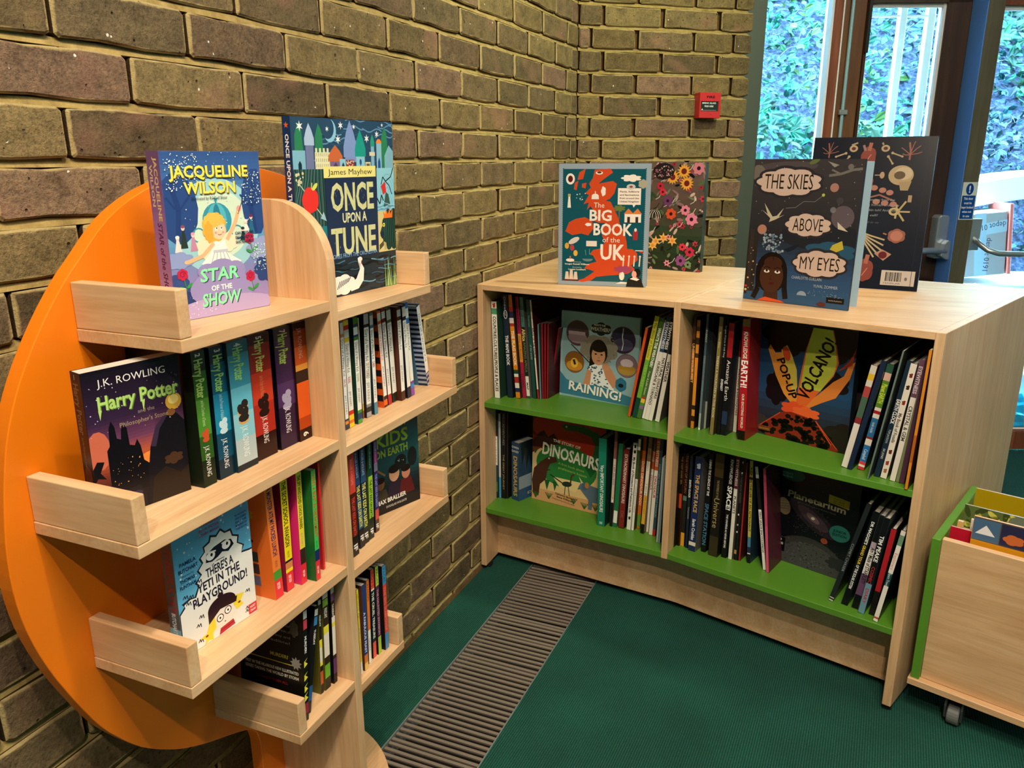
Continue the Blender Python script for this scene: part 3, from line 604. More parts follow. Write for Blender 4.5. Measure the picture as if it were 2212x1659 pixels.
('C',(-0.7488,-0.683,0.0142,0.2841,0.0082),'b0262a:.3,17181c:.78,2a3c5c:.9,14161c:1',[(0.31,0.7,'f4f4f4','Amazing Earth',0.62,0)],'red and black spine with large white lettering',{}),
('C',(-0.7136,-0.7084,0.0097,0.277,-0.0003),'8f2226:.3,e6dccb:1',[(0.35,0.9,'8c2a2a','VOLCANO & EARTHQUAKE',0.5,1)],'pale spine with a dark red top,set back',{}),
('C',(-0.7665,-0.7266,0.019,0.303,-0.0289),'8a7a4c:.06,b5212a:.92,16120f:1',[(0.1,0.32,'f4ecdf','KNOWLEDGE',0.5,1),(0.33,0.56,'ffffff','EARTH!',0.8,1),(0.61,0.9,'f6e8d8','OUR EXCITING WORLD',0.3,1)],'thick bright red spine with white lettering',{'side': '8c1c22','sidetext': ('EARTH','c8b8a8')}),
('C',(-0.8626,-0.9655,0.0134,0.2421,0.1512),'d8d2c6:.08,e0b830:.14,d8d2c6:.2,b04848:.3,4a6a58:.5,8a3034:.56,e6dfd6:1',[],'leaning white spine with patches of bright colour',{}),
('C',(-0.8721,-0.9774,0.0107,0.257,0.169),'1b2b47:1',[],'leaning navy spine behind the multicoloured ones',{}),
('C',(-0.8648,-0.9986,0.014,0.2478,0.1378),'2f5a44:.08,e0b8a8:.15,5c8a2c:.4,e8e0d4:.43,a8242c:.46,e8e0d4:.5,2d6ea0:.68,8a2c30:.7,e8e0d4:.76,2d74b8:.92,d8484c:.95,f0e8e0:.97,c83a40:1',[(0.18,0.36,'cfe04a','Planet EARTH',0.7,1),(0.54,0.64,'dfe8f0','look inside',0.4,0),(0.8,0.9,'f0f4f8','Campbell',0.5,0)],'leaning green,white and blue striped spine',{}),
('C',(-0.9141,-1.0179,0.004,0.2893,0.1269),'6c8079:1',[],'tall leaning grey-green book with thin boards',{}),
('C',(-0.8932,-1.0314,0.0118,0.2648,0.135),'1d3142:1',[(0.32,0.53,'f0f0ea','EARTH CLOCK',0.6,1),(0.58,0.7,'c8d0d4','TOM JACKSON',0.35,0),(0.75,0.84,'e8e8e8','DK JONES',0.35,0)],'leaning dark blue spine with slanted white lettering',{}),
('C',(-0.8985,-1.0443,0.0129,0.2602,0.113),'e9e0d3:1',[(0.42,0.68,'6a6a66','My Book of Fossils',0.5,1)],'leaning cream spine dotted with small red fossils',{'dots': [(0.1,'7a2a22'),(0.2,'3a2a24'),(0.33,'8c2c20'),(0.76,'6a2a20'),(0.86,'a04030'),(0.93,'b06a4a')]}),
('C',(-0.9066,-1.0625,0.0112,0.2708,0.0954),'6b4760:.3,e7e0d6:1',[(0.05,0.27,'d8ccd0','EYEWITNESS',0.62,1),(0.37,0.66,'4a4442','CRYSTAL & GEM',0.62,1)],'leaning cream spine with a plum coloured top',{}),
('C',(-0.9091,-1.0741,0.007,0.2714,0.0779),'7b855c:1',[],'thin leaning moss green spine',{}),
('C',(-0.9146,-1.0804,0.0103,0.2801,0.0618),'52324a:1',[],'thin leaning plum spine beside the orange one',{}),
('C',(-0.9451,-1.0898,0.0061,0.2985,0.0297),'d98a24:.6,b8641a:.8,d98a24:1',[],'leaning orange spine,last before the right end panel',{}),
('D',(-0.7552,-0.5822,0.003,0.2814,0.0026),'0e1012:1',[(0.3,0.36,'e0e0e0','WOW',0.5,0)],'narrow black spine beside the middle upright',{}),
('D',(-0.7413,-0.5888,0.0084,0.2708,-0.0023),'15110f:.45,c84a26:.6,18120f:1',[(0.02,0.4,'a07a40','THE DEEP DARK SEA',0.5,0)],'black spine with an orange-red fish shape',{}),
('D',(-0.7394,-0.5987,0.0108,0.2618,-0.0005),'16120e:.45,587a6a:.5,1c2420:.85,e0a22c:1',[(0.02,0.42,'9a5a3c','THE VIEW OF SATURN',0.6,0)],'black spine with a bright yellow foot',{}),
('D',(-0.7454,-0.6123,0.0074,0.2611,0.0014),'17283a:1',[(0.26,0.45,'e8ecec','EARTH CLOCK',0.7,1),(0.55,0.68,'a8b0b4','TOM JACKSON',0.5,0)],'dark blue spine with slanted lettering,left of the thick navy one',{}),
('D',(-0.7561,-0.623,0.0196,0.263,0.022),'1d2f5c:.9,e8dfd4:.94,1d2f5c:1',[(0.18,0.58,'d8b060','THE SPACE RACE',0.5,1),(0.65,0.88,'eef0f4','Sarah Cruddas',0.42,1)],'thick navy spine with gold lettering',{'dots': [(0.09,'b8c4d8')]}),
('D',(-0.7497,-0.6552,0.0121,0.2749,0.0166),'121416:1',[(0.06,0.42,'f2f2f2','BEHIND THE SCIENCE AT THE',0.5,1),(0.5,0.93,'4a7aa0','SPACE STATION',0.8,1)],'black spine with white and steel blue lettering',{}),
('D',(-0.7621,-0.6763,0.024,0.2817,0.0064),'4a3f22:.22,1c1a16:.8,3a3220:1',[(0.25,0.42,'a89868','THE MYSTERIES OF THE',0.25,0),(0.42,0.72,'b8a468','Universe',0.6,0)],'thick black spine with dull gold ornament',{}),
('D',(-0.7603,-0.7087,0.0135,0.2762,0.0153),'101214:1',[(0.02,0.26,'f0f0f0','KNOWLEDGE',0.5,1),(0.28,0.52,'ffffff','SPACE!',0.85,1),(0.56,0.9,'e8e8e8','THE UNIVERSE AS NEVER BEFORE',0.35,1)],'black spine with bold white lettering',{}),
('D',(-0.7637,-0.7268,0.01,0.2832,0.0034),'6d2038:.31,ece6dc:1',[(0.03,0.29,'ecdcd8','EYEWITNESS',0.62,1),(0.38,0.55,'3c3c3c','PLANETS',0.6,1)],'cream spine with a wine red top',{}),
('D',(-0.7622,-0.7401,0.0067,0.2809,0.0052),'141619:.9,c08a5c:.94,141619:1',[(0.1,0.5,'7a7a7a','A WOLF BOOK ACTIVITY',0.5,0)],'narrow black spine with white specks',{'dots': [(0.05,'e0e0e0'),(0.15,'e0e0e0'),(0.55,'e8e8e8'),(0.65,'c8c8c8'),(0.72,'e8e8e8')]}),
('D',(-0.7632,-0.7474,0.0048,0.2797,0.0022),'0f1113:1',[],'very thin black spine next to a red-edged one',{}),
('D',(-0.7629,-0.7531,0.004,0.2674,-0.003),'b02c30:1',[],'very thin red spine among the black ones',{}),
('D',(-0.7657,-0.7739,0.0087,0.275,-0.0508),'b9a83c:.16,1a1c1c:.18,cdbb48:.74,4a86a8:.84,26284a:.9,ece6da:.91,16181a:1',[(0.03,0.72,'2a2a20','A DAY IN THE LIFE OF AN ASTRONAUT',0.55,1)],'yellow spine with blue and black foot bands',{}),
('D',(-0.7878,-0.8157,0.0083,0.2691,-0.1596),'c9d0c4:.11,1a1c1e:.41,f0ede6:1',[(0.43,0.83,'2a2a2a','FIRST SPACE ENCYCLOPEDIA',0.5,1)],'half black,half white spine leaning left',{}),
('D',(-0.7971,-0.8245,0.0074,0.2703,-0.1141),'c84a70:.55,d8587e:1',[(0.05,0.4,'a02c50','STARS AND PLANETS',0.5,0)],'thin pink spine leaning left',{}),
('D',(-0.702,-0.837,0.004,0.2303,-0.1227),'16181a:1',[],'thin black book leaning left behind the pink one',{}),
('D',(-0.8766,-0.9719,0.0104,0.2651,0.2128),'242a2e:.96,c8ccc8:.97,242a2e:.985,c8ccc8:1',[(0.38,0.7,'9aa0a2','COMET CHASER',0.5,0)],'leaning charcoal spine with grey lettering,leftmost of the leaning group',{}),
('D',(-0.8819,-0.9992,0.0144,0.2476,0.1739),'101316:1',[(0.1,0.34,'f0f0f0',"DR MAGGIE'S",0.42,1),(0.35,0.55,'e8c83c','GRAND TOUR',0.42,1),(0.56,0.82,'f0f0f0','OF THE SOLAR SYSTEM',0.42,1)],'leaning black spine with white and yellow lettering',{}),
('D',(-0.8892,-1.0211,0.015,0.2423,0.1417),'14161a:.28,b8a4b8:.36,f0ece8:.62,6a4a6c:.85,101214:1',[(0.34,0.72,'1c1a1c','Am I Made of STARDUST?',0.55,1)],'leaning spine with a misty purple and white middle',{}),
('D',(-0.9049,-1.0351,0.0134,0.2433,0.1145),'14161a:.68,6d9ab0:1',[(0.18,0.45,'f2f2f2','TIM PEAKE',0.6,1),(0.5,0.68,'a83038','COSMIC',0.5,1),(0.72,0.9,'b03c40','DIARY',0.5,1)],'leaning spine,black above and pale blue below',{}),
('D',(-0.9034,-1.0575,0.0114,0.2191,0.101),'b5222c:.72,1c1416:1',[],'leaning red spine with a black foot',{}),
('D',(-0.9286,-1.066,0.0101,0.2318,0.1344),'e8e0d8:.05,6f9478:.16,efe9e0:.46,1d4a52:.6,efe9e0:.95,c84a48:.97,efe9e0:1',[(0.24,0.42,'c85a5a','Explorers',0.6,0),(0.46,0.6,'e0ecec','Space Travel',0.5,0)],'leaning white spine with green and teal bands',{}),
('E',(-1.9453,-0.196,0.0228,0.1814,0.0124),'16300f:.15,2f6a22:.35,4a8a2c:.62,2c5a1e:.8,0f2210:1',[(0.02,0.045,'e8f0d8','2',0.35,1),(0.06,0.34,'b8e070','Harry Potter',0.62,1),(0.36,0.55,'c8d8a0','and the Chamber of Secrets',0.25,0),(0.7,0.93,'f2f2ea','J.K. ROWLING',0.35,0)],'green spine,first after the facing cover',{'side': '101c10','dots': [(0.62,'c8502c')]}),
('E',(-1.9165,-0.1961,0.0286,0.1798,0.0234),'0d2f3e:.12,12607e:.35,1a86ac:.65,0e4a66:.85,0a2a3a:1',[(0.02,0.045,'e8f0f0','3',0.35,1),(0.06,0.34,'a8e878','Harry Potter',0.55,1),(0.36,0.55,'a8d8e0','and the Prisoner of Azkaban',0.22,0),(0.7,0.93,'f2f2f2','J.K. ROWLING',0.3,0)],'deep blue spine with lime and white lettering',{'side': '0a1a22','dots': [(0.6,'c8e0ec')]}),
('E',(-1.8873,-0.2007,0.0403,0.1815,0.0057),'2a6a7c:.1,3f9ab4:.35,62b4cc:.55,8cc8d8:.75,b4c4c8:.95,16242c:1',[(0.02,0.045,'e8f0f0','4',0.3,1),(0.05,0.3,'a0e880','Harry Potter',0.45,1),(0.66,0.9,'eef4f4','J.K. ROWLING',0.28,0)],'pale sky blue spine with lime lettering',{'side': '12303c','dots': [(0.56,'d8a060'),(0.54,'2a2422')]}),
('E',(-1.844,-0.1972,0.0432,0.181,0.013),'42100e:.08,9c2218:.3,c83a24:.55,b02c1e:.8,2a0c0c:1',[(0.02,0.045,'f0e8e0','5',0.25,1),(0.05,0.3,'d8e070','Harry Potter',0.42,1),(0.33,0.5,'e08858','and the Order of the Phoenix',0.2,0),(0.66,0.88,'f4ece8','J.K. ROWLING',0.25,0)],'wide red spine with yellow-green lettering',{'side': '2a0a0a','dots': [(0.57,'2a1210')]}),
('E',(-1.7933,-0.1981,0.0392,0.1805,0.0163),'1c1030:.1,3a1c4e:.45,4a2a5c:.65,2a1436:1',[(0.02,0.045,'e8e0f0','7',0.3,1),(0.05,0.3,'c0e070','Harry Potter',0.5,1),(0.66,0.88,'efe8f2','J.K. ROWLING',0.3,0)],'dark purple spine with lime lettering',{'side': '0c0814','dots': [(0.6,'a8a0c0')]}),
('E',(-1.7535,-0.2013,0.0289,0.1818,0.0141),'3c0f08:.06,a83a14:.2,d8581c:.35,e8a040:.4,2a1a14:.5,e05a1c:.8,b0400f:.9,260c0a:1',[(0.05,0.3,'e0b0a0','J.K. ROWLING',0.3,0),(0.93,0.97,'f4ece4','6',0.4,1)],'flame orange spine beside the post',{'side': '2c1008'}),
('F',(-1.6394,-0.203,0.0097,0.183,0.0052),'6a6a70:.02,f0efe8:.12,e0a060:.15,f2f0ea:.9,3a3a58:.92,e88a24:.95,34304e:1',[(0.17,0.5,'2a2a2a','Diary of a Wimpy Kid',0.6,0),(0.53,0.6,'c04040','DIG IN',0.5,1),(0.68,0.86,'4a4a4a','JEFF KINNEY',0.4,0)],'white label over grey and orange,hard against the post',{}),
('F',(-1.6277,-0.2029,0.0141,0.1819,-0.0051),'f0c81c:.05,d8301c:.09,f2f0ea:.16,f0c81c:.2,f2f0ea:.84,d8301c:.88,f6cc1c:.93,e8701c:.96,f6cc1c:1',[(0.22,0.48,'2a2a2a','Diary of a Wimpy Kid',0.6,0),(0.52,0.58,'c83030','THE LONG HAUL',0.5,1),(0.66,0.8,'4a4a4a','JEFF KINNEY',0.4,0)],'white label over red and yellow',{}),
('F',(-1.6052,-0.2045,0.0128,0.1821,0.007),'3a8a34:.06,1a3c6e:.09,f2f0ea:.16,1a3c6e:.18,3a8a34:.21,f2f0ea:.87,3a8a34:.9,1a3c6e:.96,4a9a3c:1',[(0.23,0.5,'2a2a2a','Diary of a Wimpy Kid',0.6,0),(0.52,0.6,'8ab040','OLD SCHOOL',0.5,1),(0.66,0.8,'4a4a4a','JEFF KINNEY',0.4,0)],'white label over green and navy bands',{'side': '1d3a2c'}),
('F',(-1.5766,-0.1952,0.0039,0.1765,-0.0011),'e8d860:.12,f2f0ea:.85,e8c050:.92,a85a34:1',[(0.2,0.5,'2a2a2a','Diary of a Wimpy Kid',0.6,0)],'very thin white and yellow spine',{}),
('F',(-1.5721,-0.1997,0.0152,0.1809,0.0344),'c8c8cc:.1,2a2a2c:.13,f0efe8:.87,8a8a90:.9,222224:.95,a0a0a6:1',[(0.15,0.45,'1c1c1c','Diary of a Wimpy Kid',0.6,0),(0.47,0.62,'8a7a50','DO IT YOURSELF',0.6,1),(0.66,0.85,'6a6a6a','JEFF KINNEY',0.5,0)],'wide white label over black and grey',{'side': '1c1a1e'}),
('F',(-1.5505,-0.2016,0.011,0.1808,-0.0043),'5a90a8:.03,f0efe8:.12,3f7a98:.15,f2f0ea:.88,4a88a4:1',[(0.17,0.45,'1c1c1c','Diary of a Wimpy Kid',0.6,0),(0.47,0.53,'c04040','CABIN',0.6,1),(0.65,0.84,'6a6a6a','JEFF KINNEY',0.4,0)],'white label over steel blue',{}),
('F',(-1.5095,-0.196,0.0114,0.1771,-0.0563),'e8601c:.02,f0efe8:.1,e8601c:.13,f4f0ea:.88,222228:.92,f0641c:.98,222228:1',[(0.15,0.5,'e0701c','Diary of a Wimpy Kid',0.6,0),(0.55,0.8,'4a4a4a','JEFF KINNEY',0.3,0)],'white label over orange and black stripes',{'side': 'd8561c','stripe': '1c1c22'}),
('F',(-1.4932,-0.1946,0.0121,0.1788,-0.0595),'8a2430:.03,f0efe8:.1,7a1c28:.14,f2f0ea:.89,b8202c:1',[(0.16,0.5,'1c1c1c','Diary of a Wimpy Kid',0.6,0),(0.62,0.8,'6a6a6a','JEFF KINNEY',0.4,0)],'white label over dark red',{'side': '3a1218'}),
('F',(-1.4763,-0.1938,0.0149,0.1761,-0.0588),'5a6a50:.02,f0efe8:.12,6a7a4c:.15,f2f0ea:.9,26281e:1',[(0.17,0.45,'1c1c1c','Diary of a Wimpy Kid',0.6,0),(0.62,0.8,'6a6a6a','JEFF KINNEY',0.4,0)],'white label over moss green and black',{}),
('F',(-1.4608,-0.2029,0.0131,0.1758,-0.0284),'3a1e14:.03,f0efe8:.1,4a2418:.14,f2f0ea:.9,4c2416:1',[(0.16,0.45,'1c1c1c','Diary of a Wimpy Kid',0.6,0),(0.62,0.8,'6a6a6a','JEFF KINNEY',0.4,0)],'white label over chocolate brown',{'side': '4a2416'}),
('F',(-1.4422,-0.2048,0.0123,0.177,-0.0503),'2a3458:.02,f0efe8:.12,1e2648:.16,f2f0ea:.88,1a2040:1',[(0.18,0.45,'1c1c1c','Diary of a Wimpy Kid',0.6,0)],'white label over midnight blue',{}),
('F',(-1.4273,-0.2041,0.0121,0.1795,-0.0748),'2a7cc8:.06,f0efe8:.16,2a7cc8:.22,f2f0ea:.84,7a4aa0:.87,2a8ce0:.91,8a4aa8:1',[(0.23,0.5,'1c1c1c','Diary of a Wimpy Kid',0.6,0)],'white label over bright blue and violet',{}),
('H',(-1.6699,-0.224,0.0173,0.183,0.0054),'d84434:.38,4a1c18:.42,5c1c1a:.8,141414:1',[(0.05,0.3,'f0a090','BRALLIER & HOLGATE',0.35,0),(0.42,0.8,'e84c3c','THE LAST KIDS ON EARTH',0.45,1),(0.88,0.95,'f2f2f2','IF',0.6,1)],'red and black spine,hard against the post',{}),
('H',(-1.6387,-0.2174,0.0143,0.1808,-0.0361),'28446e:.35,1a2c50:.5,2c5c88:.8,1a1c1e:1',[(0.03,0.28,'c0d0e8','BRALLIER & HOLGATE',0.4,0),(0.36,0.78,'e8e060','THE LAST KIDS ON EARTH',0.6,1),(0.86,0.94,'f2f2f2','IF',0.6,1)],'navy spine with yellow lettering,left of two navy ones',{}),
('H',(-1.6238,-0.2149,0.0164,0.1761,0.005),'2c5078:.35,162848:.75,20343e:.85,1a1c1e:1',[(0.02,0.28,'d0dcf0','BRALLIER & HOLGATE',0.4,0),(0.36,0.82,'ece468','THE LAST KIDS ON EARTH',0.6,1),(0.88,0.95,'f2f2f2','IF',0.6,1)],'navy spine with yellow lettering,right of two navy ones',{}),
('H',(-1.6038,-0.2138,0.0136,0.1765,0.0386),'124a40:.34,9cc83a:.38,a4d040:.78,1c2a28:1',[(0.02,0.26,'90c0b0','BRALLIER & HOLGATE',0.35,0),(0.38,0.78,'18301c','THE LAST KIDS ON EARTH',0.5,1),(0.88,0.96,'f2f2f2','IF',0.6,1)],'dark green spine with a lime title block',{}),
('H',(-1.5767,-0.2082,0.0119,0.1712,0.0381),'6a5c98:.12,a83c88:.24,8c88a8:.33,3a2c6c:.75,d85048:.86,5a3a2c:1',[(0.02,0.25,'d8c8e8','BRALLIER & HOLGATE',0.35,0),(0.36,0.72,'8a9cd8','THE LAST KIDS ON EARTH',0.5,1),(0.9,0.97,'f2f2f2','IF',0.6,1)],'purple and magenta spine beside the facing cover',{}),
('I',(-1.8487,-0.2106,0.0176,0.1811,-0.0259),'f0813c:.75,4a9a34:.83,e8303c:1',[(0.02,0.62,'22285c','A MONSTER ATE MY PACKED LUNCH!',0.5,1),(0.66,0.72,'8a2c2c','PAMELA BUTCHART',0.3,0),(0.86,0.92,'fbeaea','NOSY CROW',0.35,1)],'orange spine with dark blue lettering',{'side': 'e8742c','grid': 1}),
('I',(-1.8241,-0.2114,0.0165,0.1783,0.0212),'f6e01c:.72,26180f:.74,d88a50:.8,f6e01c:.83,e8303c:1',[(0.02,0.6,'2a2420','THE SECRET SCHOOL INVASION',0.55,1),(0.64,0.7,'4a3a20','PAMELA BUTCHART',0.3,0),(0.86,0.93,'fbeaea','NOSY CROW',0.35,1)],'yellow spine with dark lettering',{'side': '8a1c3c'}),
('I',(-1.7982,-0.2183,0.0131,0.1813,0.0323),'f2e43c:.68,3a2420:.82,e8303c:1',[(0.03,0.5,'3a3024','THE SPY WHO LOVED SCHOOL DINNERS',0.5,1),(0.54,0.66,'d86a9c','BUTCHART',0.3,0),(0.88,0.94,'fbeaea','NOSY CROW',0.35,1)],'lemon yellow spine with a pink side',{'side': 'e02c74'}),
('I',(-1.7806,-0.2322,0.0111,0.1809,0.0338),'3cc45c:.72,1c2c6a:.82,e8303c:1',[(0.02,0.6,'c8401c',"THERE'S A BEAST IN THE BASEMENT!",0.6,1),(0.64,0.7,'14502a','BUTCHART',0.3,0),(0.87,0.94,'fbeaea','NOSY CROW',0.35,1)],'bright green spine with orange-red lettering',{'side': '14602c'}),
('I',(-1.7464,-0.2208,0.0044,0.1806,0.0216),'c8242c:.95,e8303c:1',[],'red spine at the far right,nearest the post',{'side': 'c8242c'}),
('J',(-1.8383,-0.2352,0.0093,0.1909,0.0898),'121214:.03,d8d4cc:.1,121214:.11,c83c50:.19,121214:.84,a02c40:.93,121214:1',[(0.25,0.4,'f2f2f2','MURDER!',0.5,1)],'black spine with yellow spikes and a crimson panel',{'side': '0c0b0d','sidetext': ('back','9a9a8c'),'spikes': (0.52,0.64,0.74,0.82)}),
('J',(-1.8236,-0.2285,0.0088,0.1742,0.2254),'121214:.03,e0dcd4:.09,121214:.1,3a86c8:.18,121214:.74,1c5c98:.88,121214:1',[(0.22,0.36,'f2f2f2','TUESDAY',0.5,1)],'black spine with a blue panel,standing forward and tilted',{'side': '1a181c'}),
('J',(-1.773,-0.2174,0.0075,0.1668,0.0589),'c8c4bc:.05,121214:.42,f0e03c:.5,e8e4dc:.66,f0e03c:.70,121214:.76,c8502c:.9,121214:1',[(0.16,0.28,'f2f2f2','FRIDAY',0.5,1)],'black spine with an orange lower panel',{}),
('J',(-1.7627,-0.2191,0.0143,0.1737,0.0534),'d8d4cc:.06,121214:.07,7ab83c:.14,121214:.34,e8e03c:.42,ece8e0:.66,121214:.74,6ab02c:.88,121214:1',[(0.16,0.26,'f2f2f2','FRIDAY',0.5,1)],'black spine with lime green panels',{}),
('J',(-1.7421,-0.2211,0.0093,0.1742,0.0451),'d8d4cc:.06,7a4a8c:.14,121214:.3,ece8e0:.36,e8e03c:.4,ece8e0:.7,121214:.74,5a2c6c:.9,121214:1',[(0.17,0.3,'f2f2f2','THURSDAY',0.5,1)],'black spine with purple panels,closest to the post',{'side': '121014'}),
('K',(-1.694,-0.2266,0.004,0.1566,0.0349),'5ab0a8:1',[],'very thin turquoise spine beside the post',{}),
('K',(-1.6828,-0.2334,0.006,0.1652,0.0057),'f2de2c:.3,f0d040:.85,f2efe6:1',[(0.05,0.25,'6a5a20','RED HOUSE',0.5,0),(0.4,0.8,'a88a30','GUIDED READING',0.5,0)],'yellow spine with a ringed white foot',{'ring': (0.3,'4a5a30')}),
('K',(-1.6705,-0.2332,0.0112,0.1637,0.0275),'2c3c7a:.82,e0803c:.92,f2c86a:1',[(0.32,0.8,'dfe4f4','A FABULOUS FEAST',0.5,1)],'royal blue spine with an orange foot',{}),
('K',(-1.6501,-0.2284,0.0084,0.1616,0.0344),'f07c28:.6,f2efe6:1',[(0.05,0.25,'6a2a10','READERS',0.6,0),(0.7,0.85,'8a8a8a','GREEN',0.5,0)],'orange spine with a white lower part',{}),
('K',(-1.6346,-0.2274,0.0104,0.1739,0.0337),'e8583c:.22,e8e4dc:.24,183038:.82,e8584c:1',[(0.03,0.2,'8c1c14','BOYS',0.6,0),(0.26,0.78,'e8ece0','THE CRUEL TREASURE',0.6,1)],'red topped spine with white jagged lettering',{}),
('K',(-1.6205,-0.2295,0.0103,0.1744,0.0154),'b8d44c:.22,5a2c4c:.8,a8d03c:1',[(0.03,0.2,'4a6a14','PAGES',0.6,0),(0.26,0.78,'c89aa8','THE HAUNTED INVASION',0.5,1)],'plum spine with lime ends',{}),
('K',(-1.6034,-0.2335,0.0116,0.1684,0.0076),'3a90c8:.22,d84438:.8,3a90c8:1',[(0.03,0.2,'1c4a78','PAGES',0.6,0),(0.25,0.78,'e8887c','THE BIG SLEEPOVER',0.5,0)],'red spine with sky blue ends,farthest right',{'side': '1a1414'})]
GROUPS={'A': ('u1', 0.533, 'books on the upper shelf of the corner bookcase, left bay', 'upper left bay of the low bookcase'), 'B': ('u1', 0.2065, 'books on the lower shelf of the corner bookcase, left bay', 'lower left bay of the low bookcase'), 'C': ('u2', 0.533, 'books on the upper shelf of the corner bookcase, right bay', 'upper right bay of the low bookcase'), 'D': ('u2', 0.2065, 'books on the lower shelf of the corner bookcase, right bay', 'lower right bay of the low bookcase'), 'E': ('x', 0.7838, 'novels on the second shelf, left of the post', 'second shelf from the top, left of the post'), 'F': ('x', 0.7662, 'slim paperbacks with white spine labels on the second shelf', 'second shelf, right of the post'), 'H': ('x', 0.5524, 'adventure series spines on the third shelf, right of the post', 'third shelf, right of the post'), 'I': ('x', 0.5685, 'bright school story paperbacks on the third shelf, left of the post', 'third shelf, left of the post'), 'J': ('x', 0.3542, 'black comic diaries on the bottom shelf, left of the post', 'bottom shelf, left of the post'), 'K': ('x', 0.3349, 'thin readers on the bottom shelf, right of the post', 'bottom shelf, right of the post')}
# ------------------------------------------------------------ lettering engine
_gl = {}
def build_glyphs():
    chars = "ABCDEFGHIJKLMNOPQRSTUVWXYZabcdefghijklmnopqrstuvwxyz0123456789.,!?&'-:;()*/%"
    tmp = []
    def mk(body, bold):
        c = bpy.data.curves.new('t', 'FONT'); c.body = body; c.resolution_u = 2; c.offset = .027 if bold else -.001
        o = bpy.data.objects.new('t', c); COL.objects.link(o); tmp.append(o); return o
    jobs = {}
    for bold in (0, 1):
        for ch in chars: jobs[(ch, bold)] = (mk(ch, bold), mk(ch + '|', bold))
        jobs[('|', bold)] = (mk('|', bold), None)
    dg = bpy.context.evaluated_depsgraph_get(); dg.update()
    bar = {}
    def get(o):
        e = o.evaluated_get(dg); me = e.to_mesh(); v = [(p.co.x, p.co.y) for p in me.vertices]; f = [tuple(p.vertices) for p in me.polygons]; e.to_mesh_clear(); return v, f
    barw = {}
    for b in (0, 1): q = [p[0] for p in get(jobs[('|', b)][0])[0]]; bar[b] = min(q); barw[b] = max(q) - min(q)
    for (ch, b), (o1, o2) in jobs.items():
        if o2 is None: continue
        v, f = get(o1); v2, _ = get(o2)
        mx = max(p[0] for p in v2); left = min(p[0] for p in v2 if p[0] > mx - barw[b] - .004)
        _gl[(ch, b)] = (v, f, left - bar[b])
    for o in tmp:
        c = o.data; bpy.data.objects.remove(o); bpy.data.curves.remove(c)
build_glyphs()
CAPH = .70
def text_width(s, b=0): return sum(.28 if ch == ' ' else _gl.get((ch, b), ([], [], .5))[2] for ch in s)

